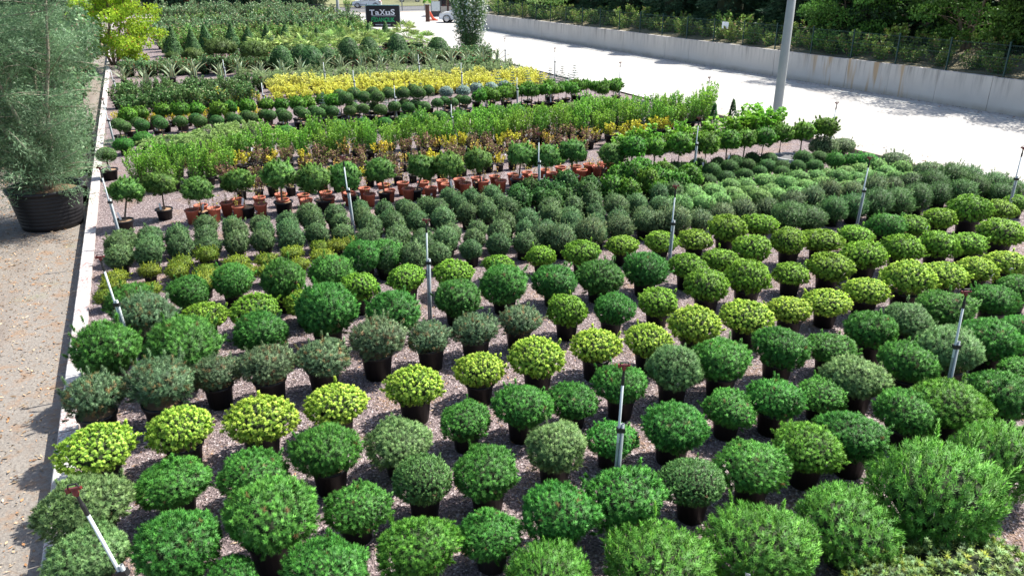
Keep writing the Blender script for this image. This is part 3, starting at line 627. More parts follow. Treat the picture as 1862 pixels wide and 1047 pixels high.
def car(name, loc, rz, mat, label, sc=1.0):
    root = tag(empty(name, loc, rz, sc), label, 'car')
    prof = [(-2.08, .38), (-2.12, .62), (-2.02, .88), (-1.75, .98), (-1.05, 1.05), (1.62, 1.06), (1.95, 1.0), (2.08, .8), (2.06, .38), (1.75, .3), (-1.75, .3)]
    b = MB(); n = len(prof); V = []
    for y, ins in ((-.86, .0), (-.90, .0), (.90, .0), (.86, .0)):
        f = .97 if abs(y) < .88 else 1
    rows = [(-.80, .965), (-.90, 1.0), (.90, 1.0), (.80, .965)]
    for y, f in rows: V += [(x * f, y, .3 + (z - .3) * (f if f < 1 else 1)) for x, z in prof]
    F = [tuple(range(n)), tuple(range(4 * n - 1, 3 * n - 1, -1))]
    for k in range(3): F += [(k * n + i, (k + 1) * n + i, (k + 1) * n + (i + 1) % n, k * n + (i + 1) % n) for i in range(n)]
    b.add(V, F); b.build('body', mat, root)
    g = MB(); V = []
    cab = [(-1.15, 1.03), (-.35, 1.50), (1.15, 1.54), (1.80, 1.03)]
    for y0, y1 in ((-1, 0), (1, 0)):
        V += [(x, y0 * (.84 if z < 1.2 else .66), z) for x, z in cab]
    g.add(V, [(0, 1, 2, 3), (7, 6, 5, 4), (0, 4, 5, 1), (1, 5, 6, 2), (2, 6, 7, 3), (3, 7, 4, 0)]); g.build('roof', mat, root)
    def pane(nm, pts):
        w = MB(); w.add(pts, [tuple(range(len(pts)))]); w.build(nm, 'car_glass', root)
    for s in (-1, 1):
        yb, yt = s * .846, s * .70
        pane('side_window', [(-.92, yb, 1.08), (-.28, yt, 1.42), (.28, yt, 1.44), (.28, yb, 1.08)])
        pane('side_window', [(.36, yb, 1.08), (.36, yt, 1.44), (1.05, yt, 1.45), (1.42, yb, 1.08)])
        d = MB(); d.box((.32, s * .903, .72), (.012, .008, .55)); d.box((-.85, s * .903, .72), (.012, .008, .5)); d.build('door_seam', 'dark_metal', root)
        h = MB(); h.box((-1.93, s * .66, .78), (.26, .3, .13)); h.build('headlight', 'lamp_clear', root)
        t = MB(); t.box((1.98, s * .68, .88), (.16, .3, .2)); t.build('tail_light', 'tail_red', root)
        mr = MB(); mr.box((-.62, s * .98, 1.08), (.12, .16, .12)); mr.build('mirror', mat, root)
        for x in (-1.32, 1.30):
            w = MB(); V = []
            w.lathe([(.33, -.11), (.345, -.07), (.345, .07), (.33, .11), (.22, .112)], 22)
            me = w.mesh('wheel', 'black_rubber', True)
            for v in me.vertices: v.co = Vector((v.co.x, v.co.z, v.co.y))
            wo_ = link('wheel', me, root, (x, s * .81, .345))
            rm = MB(); rm.lathe([(.22, .105), (.2, .11), (.02, .118)], 16, cap1=True)
            me = rm.mesh('rim', 'rim_metal', False)
            for v in me.vertices: v.co = Vector((v.co.x, v.co.z * s, v.co.y))
            link('rim', me, wo_)
            ar = MB(); ar.lathe([(.35, .0), (.40, .0), (.40, .012), (.35, .012)], 20); me = ar.mesh('wheel_arch', 'black_rubber')
            for v in me.vertices: v.co = Vector((v.co.x, v.co.z * s, v.co.y))
            link('wheel_arch', me, root, (x, s * .897, .36))
    pane('windscreen', [(-1.13, -.74, 1.075), (-1.13, .74, 1.075), (-.42, .6, 1.475), (-.42, -.6, 1.475)])
    pane('rear_window', [(1.24, -.6, 1.5), (1.24, .6, 1.5), (1.76, .72, 1.09), (1.76, -.72, 1.09)])
    gr = MB(); gr.box((-2.10, 0, .55), (.06, 1.0, .16)); gr.build('grille', 'black_rubber', root)
p = at(838, 42, YZ); car('parked_car', (p.x, p.y + .6, YZ), R(-6), 'car_white', 'white hatchback parked at the gate half hidden behind the oleander', 1.05)
p = at(668, 14.5, YZ); car('parked_car', (p.x, p.y, YZ - .05), R(3), 'car_white', 'white hatchback parked beyond the railing above the name board')
p = at(745, 4, YZ); car('parked_car', (p.x, p.y, YZ - .05), R(8), 'car_blue', 'dark blue car at the top edge right of the white hatchback')
def truck():
    p = at(318, 12, 0); root = tag(empty('truck', p, R(10)), 'dark red truck cut off by the top edge at the left', 'truck')
    m = MB(); m.box((0, 0, 1.6), (5.2, 2.3, 2.3)); m.build('cargo_box', 'car_red', root)
    m = MB(); m.box((3.3, 0, 1.35), (1.7, 2.2, 1.9), taper=.93); m.build('cab', 'car_red', root)
    m = MB(); m.box((0.3, 0, .4), (6.4, 1.2, .14)); m.build('chassis', 'black_rubber', root)
    for x in (-1.8, 3.0):
        for s in (-1, 1):
            w = MB(); w.lathe([(.4, -.13), (.44, -.1), (.44, .1), (.4, .13), (.1, .13)], 18, cap1=True); me = w.mesh('wheel', 'black_rubber', True)
            for v in me.vertices: v.co = Vector((v.co.x, v.co.z, v.co.y))
            link('wheel', me, root, (x, s * .95, .44))
truck()
p = at(350, 8, 0); m = MB(); m.box((0, 0, .35), (9, .3, .7)); m.box((0, 0, .73), (9.1, .36, .07)); o = m.build('low_wall', 'pipe_white'); o.location = (p.x + 4, p.y - 3, 0)
tag(o, 'low white wall beside the dark red truck at the top', 'wall')
def gatehouse():
    p = at(778, 40, YZ)
    g = tag(empty('gate_pillar', p), 'brown-grey gate pillar with a plant on top left of the parked car', 'pillar')
    m = MB(); m.box((0, 0, .85), (.42, .42, 1.7)); m.build('shaft', 'brown_wood', g)
    m = MB(); m.box((0, 0, 1.74), (.54, .54, .08)); m.build('cap', 'ring_concrete', g)
    f = Fol(3); d = dirs(160, -.2, f.r); f.blades(d * np.array([.3, .3, .25]) + np.array([0, 0, 1.95]), d, .2, .05, f.r.random(160), f.r.random(160), f.r.random(160)); link('plant', f.mesh('plant', ['l_broad']), g)
    q = at(787, 38, YZ); g = tag(empty('road_barrier', q), 'folded orange-red road barrier leaning by the gate pillar', 'barrier')
    m = MB(); m.tube([(-.35, 0, .95), (0, 0, .25), (.35, 0, .1)], [.12, .16, .1], 6); m.build('sleeve', 'orange_red', g)
    m = MB(); m.box((.1, 0, .06), (.9, .4, .12)); m.build('foot', 'orange_red', g)
    q = at(818, 33, YZ); g = tag(empty('guard_booth', (q.x, q.y + 4.5, YZ)), 'small cream guard booth with brown posts behind the parked car', 'booth')
    m = MB(); m.box((0, 0, .55), (3.0, 2.4, 1.1)); m.build('wall', 'cream_wall', g)
    for x in (-1.46, -.45, 1.46):
        for y in (-1.17, 1.17):
            m = MB(); m.box((x, y * 1.01, 1.5), (.2, .16, 3.0)); m.build('post', 'brown_wood', g)
    for x0, x1 in ((-1.34, -.57), (-.33, 1.34)):
        m = MB(); m.box(((x0 + x1) / 2, -1.15, 1.7), (x1 - x0, .03, 1.15)); m.build('window', 'car_glass', g)
    m = MB(); m.box((0, 0, 3.08), (3.7, 3.1, .2)); m.build('roof', 'brown_wood', g)
    q = at(790, 33, YZ); g = tag(empty('gate_leaf', (q.x, q.y + 2, YZ)), 'dark framed metal gate leaf between the pillar and the booth', 'gate')
    m = MB()
    for x in (-.55, .55): m.box((x, 0, .9), (.07, .07, 1.8))
    for z in (.1, .62, 1.77): m.box((0, .003, z), (1.1, .06, .06))
    m.build('frame', 'dark_metal', g); m = MB(); m.box((0, .01, .36), (1.03, .02, .46)); m.build('lower_panel', 'dark_metal', g)
    m = MB(); m.box((0, .012, 1.2), (1.03, .02, 1.06)); m.build('upper_panel', 'pipe_white', g)
gatehouse()

# ------------------------------------------------------------------ potted dwarf pines of the foreground
class Kind:
    pass
def kind(name, mat, nvar, pot, pot_h, zc, seed, thing_name, cat, **kw):
    k = Kind(); k.name = thing_name; k.cat = cat; k.zc = zc; k.rx = kw.get('rx', .4); k.pot = pot
    k.var = [pine_crown('foliage', mat, seed + i * 17, c=(0, 0, zc), **kw) for i in range(nvar)]; k.i = 0
    return k
POT_B = pot_meshes('b', 'black_plastic', 'soil', .21, .165, .36)
POT_L = pot_meshes('l', 'black_plastic', 'soil', .25, .20, .44)
POT_S = pot_meshes('s', 'black_plastic', 'dark_soil', .15, .115, .24)
POT_T = pot_meshes('t', 'terracotta', 'dark_soil', .16, .115, .36, soil_drop=.06, rim=.014)
POT_W = pot_meshes('w', 'black_plastic', 'soil', .19, .15, .26, soil_drop=.03)
m = MB(); m.box((0, 0, 0), (.05, .004, .11)); TAG = m.mesh('plant_tag', 'tag_white')
m = MB(); m.box((0, 0, 0), (.06, .004, .14)); TAGB = m.mesh('plant_tag', 'tag_blue')
PN, PC = 'potted_dwarf_pine', 'potted pine'
KD = {
 'G': kind('G', 'n_green', 5, POT_B, .36, .50, 100, PN, PC, rz=.25, n=470, nn=46, L=0.044, W=0.0025, amp=.16, freq=3.0, upb=.3, slen=0.04, depth=.18, tufts=.06, zmin=-.5, stray=5),
 'E': kind('E', 'n_emerald', 2, POT_B, .36, .50, 300, PN, PC, rz=.25, n=470, nn=46, L=0.043, W=0.0025, amp=.17, freq=3.2, upb=.32, slen=0.04, depth=.18, tufts=.07, zmin=-.5, stray=5),
 'S': kind('S', 'n_soft', 3, POT_B, .36, .50, 400, PN, PC, rz=.25, n=520, nn=44, L=0.044, W=0.0024, amp=.16, freq=2.8, upb=.2, slen=0.04, sp1=85, depth=.18, tufts=.05, zmin=-.5, stray=5),
 'C': kind('C', 'n_compact', 2, POT_B, .36, .52, 500, PN, PC, rz=.27, n=560, nn=26, L=.036, W=0.0036, amp=.05, freq=2, upb=.45, slen=.05, sp1=60, stray=3),
 'T': kind('T', 'n_green', 2, POT_B, .36, .50, 560, PN, PC, rz=.25, n=340, nn=44, L=0.046, W=0.0032, amp=.16, freq=4, upb=.3, slen=.05),
 'Y': kind('Y', 'n_yellow', 5, POT_B, .36, .50, 600, PN, PC, rz=.235, n=290, nn=56, L=0.034, W=0.0046, amp=.08, freq=3, upb=.18, slen=0.034, depth=.22, sp0=30, sp1=100, zmin=-.5, tufts=.05, stray=3),
 'L': kind('L', 'n_lime', 4, POT_B, .36, .49, 700, PN, PC, rz=.24, n=270, nn=54, L=0.04, W=0.0044, amp=.13, freq=3.2, upb=.25, slen=0.038, depth=.18, sp0=30, sp1=90, stray=3),
 'B': kind('B', 'n_blue', 4, POT_L, .44, .64, 800, PN, PC, rz=.27, n=380, nn=42, L=0.05, W=0.0027, amp=.22, freq=3.2, upb=.35, slen=.07, depth=.2, tufts=.12, zmin=-.5),
 'D': kind('D', 'n_dark', 4, POT_B, .36, .50, 900, PN, PC, rz=.32, n=460, nn=48, L=0.052, W=0.0027, amp=.13, freq=2.6, upb=.45, slen=.06, depth=.15, zmin=-.7, tufts=.05),
 'M': kind('M', 'n_mugo', 5, POT_L, .44, .50, 1000, 'mugo_pine', PC, rx=.55, rz=.36, n=430, nn=64, L=0.056, W=0.003, amp=.15, freq=3, upb=0.6, slen=0.12, depth=.22, zmin=-.6, candle=.35, tufts=0.09, sp0=12, sp1=62, stray=3),
 'V': kind('V', 'n_silver', 2, POT_L, .44, .42, 1100, PN, PC, rx=.5, rz=.26, n=330, nn=44, L=0.048, W=0.004, amp=.16, freq=4, upb=.35, slen=.05, depth=.2, tufts=.10),
}
THINGS = []
def put(k, pos, sc, label, group, rz=None, tagp=0.0, tilt=0.0, sz=None):
    k.i += 1; v = k.var[k.i % len(k.var)]
    o = empty(k.name, pos, rnd.uniform(0, 6.28) if rz is None else rz, sc if sz is None else (sc, sc, sz)); tag(o, label, k.cat, group)
    if k.pot:
        link('pot', k.pot[0], o, rz=rnd.uniform(0, 3)); link('soil', k.pot[1], o)
    q = link('foliage', v, o); q.scale = (rnd.uniform(.93, 1.08), rnd.uniform(.93, 1.08), rnd.uniform(.86, 1.14)); q.rotation_euler = (rnd.uniform(-.07, .07), rnd.uniform(-.07, .07), rnd.uniform(0, 6.28))
    if rnd.random() < tagp:
        a = rnd.uniform(0, 6.28); t = link('plant_tag', TAG, o, (math.cos(a) * k.rx * .82, math.sin(a) * k.rx * .82, k.zc - .03)); t.rotation_euler = (rnd.uniform(.2, .8), rnd.uniform(-.4, .4), a + 1.57)
    THINGS.append(o); return o
FG = """160 1005 154 S;320 987 165 G;600 1045 160 G;425 1062 112 G;760 994 157 E;893 963 128 G;1018 936 147 G;1002 1050 167 M;1205 1030 205 M;1390 985 215 M;1548 940 208 M;1700 890 235 M;1812 830 175 M;
160 912 164 S;314 867 141 G;488 942 171 G;645 910 130 G;770 873 119 C;886 850 136 G;1009 813 121 S;1139 895 157 T;1262 872 124 C;1371 842 130 G;1470 814 121 E;1553 787 131 G;1650 751 123 G;1731 733 140 E;1822 721 125 G;
177 806 138 Y;329 780 131 Y;471 755 136 Y;610 728 122 Y;753 697 119 Y;872 675 100 Y;978 650 108 Y;1084 629 101 Y;1179 619 95 Y;1263 590 99 Y;1357 571 100 Y;1438 559 90 Y;1505 540 88 Y;1575 524 90 Y;1649 509 98 Y;1718 497 86 Y;1776 486 79 Y;1833 474 80 Y;
457 850 135 G;597 822 130 G;726 790 128 S;847 758 104 G;949 736 111 G;1043 717 100 G;1130 698 105 G;1111 790 102 G;1225 765 132 G;1324 736 102 G;1409 722 114 G;1495 705 99 G;1225 672 110 S;1313 657 112 G;1417 633 110 G;1511 624 100 G;1585 602 101 G;1648 586 90 S;1726 553 108 G;1807 546 88 G;1850 520 80 G;1560 680 122 S;1651 663 110 G;1728 641 124 S;1802 619 110 G;1858 598 80 G;1860 672 90 G;
170 722 109 B;290 700 115 B;393 676 85 B;487 662 95 B;585 643 96 B;683 615 96 B;782 607 84 B;864 590 88 B;943 576 79 B;
190 630 130 D;330 622 140 D;471 593 107 D;593 568 112 D;712 560 105 D;830 536 88 D;917 512 93 D;1008 507 82 D;1089 497 84 D;1174 485 86 D;
1031 566 84 L;1112 564 80 G;1196 543 86 L;1286 521 90 L;1360 506 92 L;1439 493 74 L;1508 481 86 L;1573 462 86 L;1639 450 82 L;1704 442 80 L;1761 436 79 L;1821 420 82 L;
1250 480 75 L;1310 469 72 L;1369 453 75 L;1436 440 74 L;1494 430 80 L;1555 421 72 L;1611 411 74 G;1656 404 72 L;1709 395 65 L;1763 382 78 L;1816 376 63 L;1850 364 50 L;
1264 428 68 L;1320 418 72 L;1381 406 69 L;1201 437 62 L;1132 442 65 L;1060 457 74 L;985 467 58 L;905 474 65 L;825 492 79 L;740 505 76 L;653 522 80 L;555 540 86 L;464 552 96 L;369 571 91 L;
265 574 100 B;240 550 85 D;340 523 82 D;422 511 74 D;516 513 86 D;599 496 78 D;662 470 70 D;700 462 66 D"""
DESC = {'G': 'round dark green pine', 'E': 'bright emerald green pine', 'S': 'soft grey-green pine', 'C': 'tight compact green pine', 'T': 'lumpy tufted green pine', 'Y': 'yellow-tipped dwarf pine',
        'L': 'lime-tipped tufted pine', 'B': 'bluish open dwarf pine', 'D': 'dense dark bushy pine', 'M': 'large candled mugo pine'}
ROWS = [(4.75, 'the front row'), (5.8, 'the third row before the yellow row'), (6.75, 'the second row before the yellow row'), (7.7, 'the row just before the yellow row'),
        (8.8, 'the long yellow diagonal row'), (9.95, 'the row just behind the yellow row'), (11.2, 'the second row behind the yellow row'), (12.05, 'the third row behind the yellow row'), (99, 'the fourth row behind the yellow row')]
ents = []
for e in FG.replace('\n', '').split(';'):
    a = e.split(); px, py, w = map(float, a[:3]); k = KD[a[3]]
    z = k.zc; sc = 1.0
    for _ in range(3):
        p = at(px, py + w * .03, z); sc = w / ppm(p) / 2 / k.rx / 1.03; z = k.zc * sc
    sc *= .97 if a[3] == 'M' else .99; u, v = UV(p); row = next(t for lim, t in ROWS if v < lim); ents.append([row, u, v, a[3], p, sc])
cnt = {}
for row, u, v, kk, p, sc in sorted(ents, key=lambda e: (e[0], e[1])):
    tot = sum(1 for e in ents if e[0] == row and e[3] == kk); i = cnt.get((row, kk), 0); cnt[(row, kk)] = i + 1
    lab = ('only ' if tot == 1 else nth(i, tot) + ' ') + DESC[kk] + (' in ' if tot == 1 else ' from the left in ') + row
    put(KD[kk], (p.x, p.y, 0), sc, lab, 'dwarf pines in black pots, front rows', tagp=.16)
# silver pine at the lower right corner
for px, py, w, lab in ((1770, 1040, 250, 'silvery blue pine with yellow shoots at the lower right corner'), (1610, 1062, 150, 'small silvery pine at the bottom edge right of the mugo pines')):
    k = KD['V']; p = at(px, py, .3); sc = w / ppm(p) / 2 / k.rx; o = put(k, (p.x, p.y, 0), sc, lab, None, sz=.8)
t = link('plant_tag', TAGB, o, (-.28, -.3, .55)); t.rotation_euler = (.9, .3, .4)

# ------------------------------------------------------------------ beds of smaller dwarf conifers
KD2 = {
 'DG': kind('DG', 'n_greygreen', 4, POT_S, .24, .36, 1200, PN, PC, rx=.225, rz=.22, n=300, nn=24, L=.045, W=0.003, amp=.14, freq=3, upb=.7, slen=.05, zmin=-.8),
 'GO': kind('GO', 'n_golden', 4, POT_S, .24, .30, 1300, 'potted_dwarf_spruce', 'potted spruce', rx=.26, rz=.12, n=300, nn=14, L=.035, W=.005, amp=.22, freq=5, upb=.0, slen=.05, zmin=-.4, sp0=20, sp1=60, depth=.3),
 'SH': kind('SH', 'n_hairy', 3, POT_S, .24, .30, 1400, PN, PC, rx=.27, rz=.22, n=420, nn=16, L=.075, W=0.0026, amp=.04, freq=2, upb=.25, slen=.03, zmin=-.6, sp0=10, sp1=30),
 'PG': kind('PG', 'n_pale', 4, POT_S, .24, .28, 1500, PN, PC, rx=.28, rz=.19, n=380, nn=24, L=.055, W=0.003, amp=.12, freq=3, upb=.25, slen=.03, zmin=-.5, sp0=20, sp1=70),
 'TG': kind('TG', 'n_tipped', 4, POT_S, .24, .36, 1600, PN, PC, rx=.26, rz=.22, n=300, nn=24, L=.038, W=0.0034, amp=.1, freq=3, upb=.6, slen=.07, zmin=-.6, sp0=15, sp1=60),
 'DM': kind('DM', 'n_hairy', 4, POT_B, .36, .44, 1700, PN, PC, rx=.36, rz=.30, n=420, nn=26, L=.05, W=0.0032, amp=.16, freq=3, upb=.65, slen=.10, zmin=-.7, tufts=.12),
 'TB': kind('TB', 'n_tuft', 4, POT_S, .24, .42, 1800, 'potted_dwarf_conifer', 'potted conifer', rx=.28, rz=.32, n=170, nn=34, L=.06, W=.006, amp=.14, freq=3, upb=.35, slen=.05, zmin=-.85, depth=.2),
 'CF': kind('CF', 'n_ball', 4, POT_S, .24, .40, 1900, 'potted_dwarf_conifer', 'potted conifer', rx=.25, rz=.26, n=200, nn=28, L=.05, W=.006, amp=.14, freq=3, upb=.35, slen=.05, zmin=-.85, depth=.2),
 'CM': kind('CM', 'n_green', 3, POT_S, .24, .34, 1950, PN, PC, rx=.32, rz=.24, n=380, nn=26, L=.05, W=0.0032, amp=.06, freq=2, upb=.3, slen=.04),
}
DG_F = "215 464;272 464;327 454;380 447;428 443;480 438;531 433;578 426;625 421;675 416;720 412;761 401;802 399;850 392;888 387;924 380"
DG_M = "213 447;272 443;321 437;373 430;428 426;481 421;523 416;573 409;617 405;661 399;709 396;747 387;792 383;837 377;874 371;909 364"
DG_B = "223 433;270 426;323 424;375 411;423 411;473 407;521 402;564 395;607 391;654 387;699 382;733 375;776 371;816 364;857 359;895 354"
def pts(s): return [tuple(map(float, e.split())) for e in s.split(';')]
def row(k, lst, sc, desc, where, group, jit=.12, zc=None, tagp=.05, ordinal='from the left'):
    n = len(lst)
    for i, (px, py) in enumerate(lst):
        s = sc * (1 + rnd.uniform(-jit, jit)); p = at(px, py, (k.zc if zc is None else zc) * s)
        put(k, (p.x, p.y, 0), s, '%s %s %s in %s' % (nth(i, n), desc, ordinal, where), group, tagp=tagp)
row(KD2['DG'], pts(DG_F), 1.0, 'small grey-green pine', 'front line of the gravel bed', 'small grey-green pines in short files')
row(KD2['DG'], pts(DG_M), .98, 'small grey-green pine', 'middle line of the gravel bed', 'small grey-green pines in short files')
row(KD2['DG'], pts(DG_B), .98, 'small grey-green pine', 'back line of the gravel bed', 'small grey-green pines in short files')
row(KD2['GO'], sorted(pts("210 502;203 518;193 540;272 495;272 526;330 481;323 495;378 467;375 495;371 514;431 473;443 492;485 471;485 495;531 459;545 481;581 450;585 464;612 447;636 440")), .84, 'low golden dwarf spruce', 'the golden patch by the kerb', 'golden dwarf spruces')
row(KD2['CF'], sorted(pts("962 346;988 346;1009 351;943 365;983 360;1003 374;1034 365;1063 360;1029 337;944 350;1073 340")), 1.0, 'small dark dwarf conifer', 'the mixed patch below the terracotta pots', 'mixed dwarf conifers')
row(KD2['TB'], sorted(pts("1125 318;1140 345;1166 311;1177 335;1194 326;1208 311;1215 330;1254 324;1150 323;1204 345;1110 347;1235 332")), 1.05, 'bright green tufted conifer', 'the clump left of the hairy mounds', 'bright tufted conifers')
row(KD2['SH'], sorted([(1240 + a / 5.816, 180 + b / 5.816) for a, b in [(170, 715), (310, 765), (265, 865), (460, 840), (500, 730), (560, 668), (380, 705), (665, 810), (690, 690), (740, 640), (830, 775), (910, 705), (920, 640), (1060, 775), (1050, 725), (1220, 740), (1270, 650), (1410, 710), (1450, 620), (-70, 745), (-110, 790), (30, 730), (100, 785)]]), .84, 'hairy dark green mound', 'the smooth mounds beside the standards', 'smooth hairy pine mounds')
row(KD2['CM'], [(1519, 295), (1553, 292), (1575, 296)], .95, 'large round green mound', 'the corner behind the concrete ring', 'round mounds by the yard')
def inpoly(x, y, P):
    c = False; j = len(P) - 1
    for i in range(len(P)):
        if (P[i][1] > y) != (P[j][1] > y) and x < (P[j][0] - P[i][0]) * (y - P[i][1]) / (P[j][1] - P[i][1]) + P[i][0]: c = not c
        j = i
    return c
def fill(k, poly, du, dv, sc, desc, where, group, jit=.12, tagp=.03):
    Q = [UV(at(px, py, k.zc * sc)) for px, py in poly]
    us = [q[0] for q in Q]; vv = [q[1] for q in Q]; rows_ = {}
    v = min(vv); r = 0
    while v <= max(vv):
        u = min(us) + (r % 2) * du / 2
        while u <= max(us):
            if inpoly(u, v, Q): rows_.setdefault(r, []).append((u + rnd.uniform(-.06, .06) * du / .5, v + rnd.uniform(-.06, .06)))
            u += du
        v += dv; r += 1
    for ri, r in enumerate(sorted(rows_)):
        L = rows_[r]
        for i, (u, v) in enumerate(L):
            s = sc * (1 + rnd.uniform(-jit, jit)); lab = '%s %s from the left in line %s of %s' % (nth(i, len(L)) if len(L) > 1 else 'only', desc, ['one', 'two', 'three', 'four', 'five', 'six', 'seven', 'eight', 'nine'][ri], where)
            put(k, XY(u, v), s, lab, group, tagp=tagp)
fill(KD2['DG'], [(610, 478), (690, 428), (800, 412), (930, 395), (1140, 352), (1240, 352), (1235, 392), (1090, 425), (960, 448), (860, 470), (760, 478), (650, 500)], .56, .54, 1.02, 'grey-green pine mound', 'the dense grey-green field', 'dense field of grey-green pines')
fill(KD2['PG'], [(1215, 372), (1240, 352), (1290, 335), (1420, 318), (1540, 300), (1640, 308), (1680, 325), (1600, 342), (1480, 352), (1420, 365), (1330, 378), (1240, 392)], .56, .54, .90, 'pale green pine mound', 'the pale green field', 'field of pale green mounds')
row(KD2['TG'], sorted([(1240 + a / 2.994, 270 + b / 2.994) for a, b in [(470, 320), (330, 335), (215, 355), (95, 380), (600, 285), (700, 280), (800, 245), (930, 240), (1040, 225), (-40, 392), (-120, 408), (1250, 190), (1145, 210)]] + [(985, 432), (1023, 435), (1075, 425), (1128, 414), (1178, 402), (1228, 402)]), 1.05, 'pale-tipped upright dwarf pine', 'the line behind the lime pines', 'pale-tipped dwarf pines')
row(KD2['DM'], sorted([(1240 + a / 2.994, 270 + b / 2.994) for a, b in [(580, 365), (700, 370), (820, 335), (930, 320), (1060, 300), (1170, 285), (1280, 262), (1400, 245), (1520, 240), (1360, 185), (1470, 168), (1560, 148), (1600, 210), (1700, 180), (1790, 205), (1740, 235)]]), .92, 'dark upright mugo pine', 'the dark line towards the yard', 'dark mugo pines by the yard')

# ------------------------------------------------------------------ standards: a crown on a bare stem
def standards(mat, nvar, seed, rx, rz, stem, pot, nm, **kw):
    k = Kind(); k.name = nm; k.cat = 'standard tree'; k.rx = rx; k.zc = stem + rz * .72; k.pot = pot; k.i = 0
    k.var = [pine_crown('crown', mat, seed + 13 * i, rx=rx, rz=rz, c=(0, 0, k.zc), **kw) for i in range(nvar)]
    k.trunks = []
    for i in range(4):
        r_ = random.Random(seed + i); m = MB(); b = [(r_.uniform(-.02, .02), r_.uniform(-.02, .02)) for _ in range(3)]
        m.tube([(b[0][0] * 3, b[0][1] * 3, .12), (b[1][0], b[1][1], stem * .5), (b[2][0], b[2][1], stem), (0, 0, k.zc)], [.026, .022, .02, .012], 7)
        k.trunks.append(m.mesh('trunk', 'bark', True))
    return k
def put_std(k, px, py, sc, lab, group, base=None, tagp=.4):
    p = at(px, py, k.zc * sc); k.i += 1
    pos = Vector((p.x, p.y, 0)); lean = None
    if base:
        b = at(base[0], base[1], .05); h = k.zc * sc
        d = Vector((p.x - b.x, p.y - b.y, 0))
        if d.length < .55: pos = Vector((b.x, b.y, 0)); lean = d / h
    o = empty(k.name, pos, 0, sc); tag(o, lab, k.cat, group); a0 = rnd.uniform(0, 6.28)
    if k.pot:
        link('pot', k.pot[0], o); link('soil', k.pot[1], o)
    t = link('trunk', k.trunks[k.i % 4], o); c = link('crown', k.var[k.i % len(k.var)], o)
    if lean is not None:
        for q in (t, c): q.rotation_euler = (-math.atan(lean.y), math.atan(lean.x), 0)
    else: c.rotation_euler = (0, 0, a0)
    if rnd.random() < tagp:
        q = link('plant_tag', TAG, o, (rnd.choice((-.05, .05)), -.06, k.zc * rnd.uniform(.35, .5))); q.rotation_euler = (rnd.uniform(-.2, .2), rnd.uniform(-.4, .4), rnd.uniform(-.6, .6)); q.scale = (1, 1, 1.6)
    return o
K_SHAG = standards('n_standard', 5, 2000, .33, .25, .68, POT_W, 'pine_standard', n=210, nn=80, L=.075, W=.0032, amp=.26, freq=3.6, upb=.25, slen=.06, zmin=-.6, depth=.22, sp0=15, sp1=85, tufts=.12)
SH = [(228, 345, 228, 416), (290, 335, 296, 408), (358, 343, 370, 398), (432, 325, 450, 391), (507, 318, 517, 383), (568, 321, 590, 379), (624, 316, 641, 369), (690, 308, 702, 363), (770, 302, 755, 359), (816, 301, 815, 351), (868, 291, 876, 345), (947, 282, 942, 340), (993, 286, 1000, 332), (1040, 276, 1044, 325), (1117, 273, 1090, 318)]
for i, (a, b, c, d) in enumerate(SH):
    put_std(K_SHAG, a, b, 1.0 * rnd.uniform(.93, 1.08), nth(i, len(SH)) + ' shaggy pine standard from the left in the row before the terracotta pots', 'shaggy pine standards', (c, d), .7)
K_TUFT = standards('n_tuft', 4, 2100, .33, .27, .66, POT_W, 'pine_standard', n=170, nn=34, L=.07, W=.006, amp=.13, freq=3.2, upb=.3, slen=.05, zmin=-.7, depth=.2)
TU = [(1151, 269, 1147, 310), (1191, 268, 1191, 302), (1237, 262, 1239, 297), (1285, 262, 1279, 294), (1324, 256, 1319, 292), (1355, 254, 1353, 287), (1390, 250, 1384, 288), (1422, 244, 1412, 277), (1461, 240, 1455, 281), (1501, 233, 1499, 268)]
for i, (a, b, c, d) in enumerate(TU):
    put_std(K_TUFT, a, b, rnd.uniform(.95, 1.08), nth(i, len(TU)) + ' tufted pine standard from the left in the row ending at the yard', 'tufted pine standards by the yard', (c, d), .3)
K_BALL = standards('n_ball', 4, 2200, .235, .18, .48, POT_W, 'ball_standard', n=420, nn=9, L=.035, W=.005, amp=.04, freq=2, upb=.1, slen=.03, zmin=-.85, depth=.06, stray=0)
B1 = pts("225 231;258 228;292 225;328 221;363 221;394 220;428 218;457 215;491 210;518 212;554 208;579 206;603 203;636 202;660 198;692 200;717 194;742 196;771 194;795 188;823 187;847 183")
B1b = pts("215 226;250 223;286 219;356 216;388 213;420 213;448 210;480 208;512 206;545 203;570 201;590 198;640 195;680 194;756 189;735 188;808 184;835 181")
for nm, L_, w in (('front', B1, 1.0), ('second', B1b, .95)):
    for i, (a, b) in enumerate(L_): put_std(K_BALL, a, b, w * rnd.uniform(.92, 1.08), nth(i, len(L_)) + ' small clipped ball standard from the left in their %s row' % nm, 'small clipped ball standards', None, .45)
K_BALT = standards('n_ball', 4, 2250, .27, .24, .72, POT_W, 'ball_standard', n=440, nn=9, L=.035, W=.005, amp=.05, freq=2, upb=.1, slen=.03, zmin=-.85, depth=.06, stray=0)
B2 = pts("618 175;629 180;643 172;662 178;678 170;686 177;706 171;732 170;751 165;760 170;779 166")
for i, (a, b) in enumerate(B2): put_std(K_BALT, a, b, rnd.uniform(.95, 1.08), nth(i, len(B2)) + ' taller ball standard from the left before the yellow hedge', 'tall clipped ball standards', None, .2)
K_TUFS = standards('n_tuft', 4, 2300, .28, .22, .58, POT_W, 'pine_standard', n=140, nn=30, L=.06, W=.0065, amp=.13, freq=3.2, upb=.3, slen=.05, zmin=-.7, depth=.2)
T1 = pts("232 210;254 206;296 201;328 200;357 199;397 199;418 196;450 194;485 191;512 191;541 189;560 187;586 182;606 184")
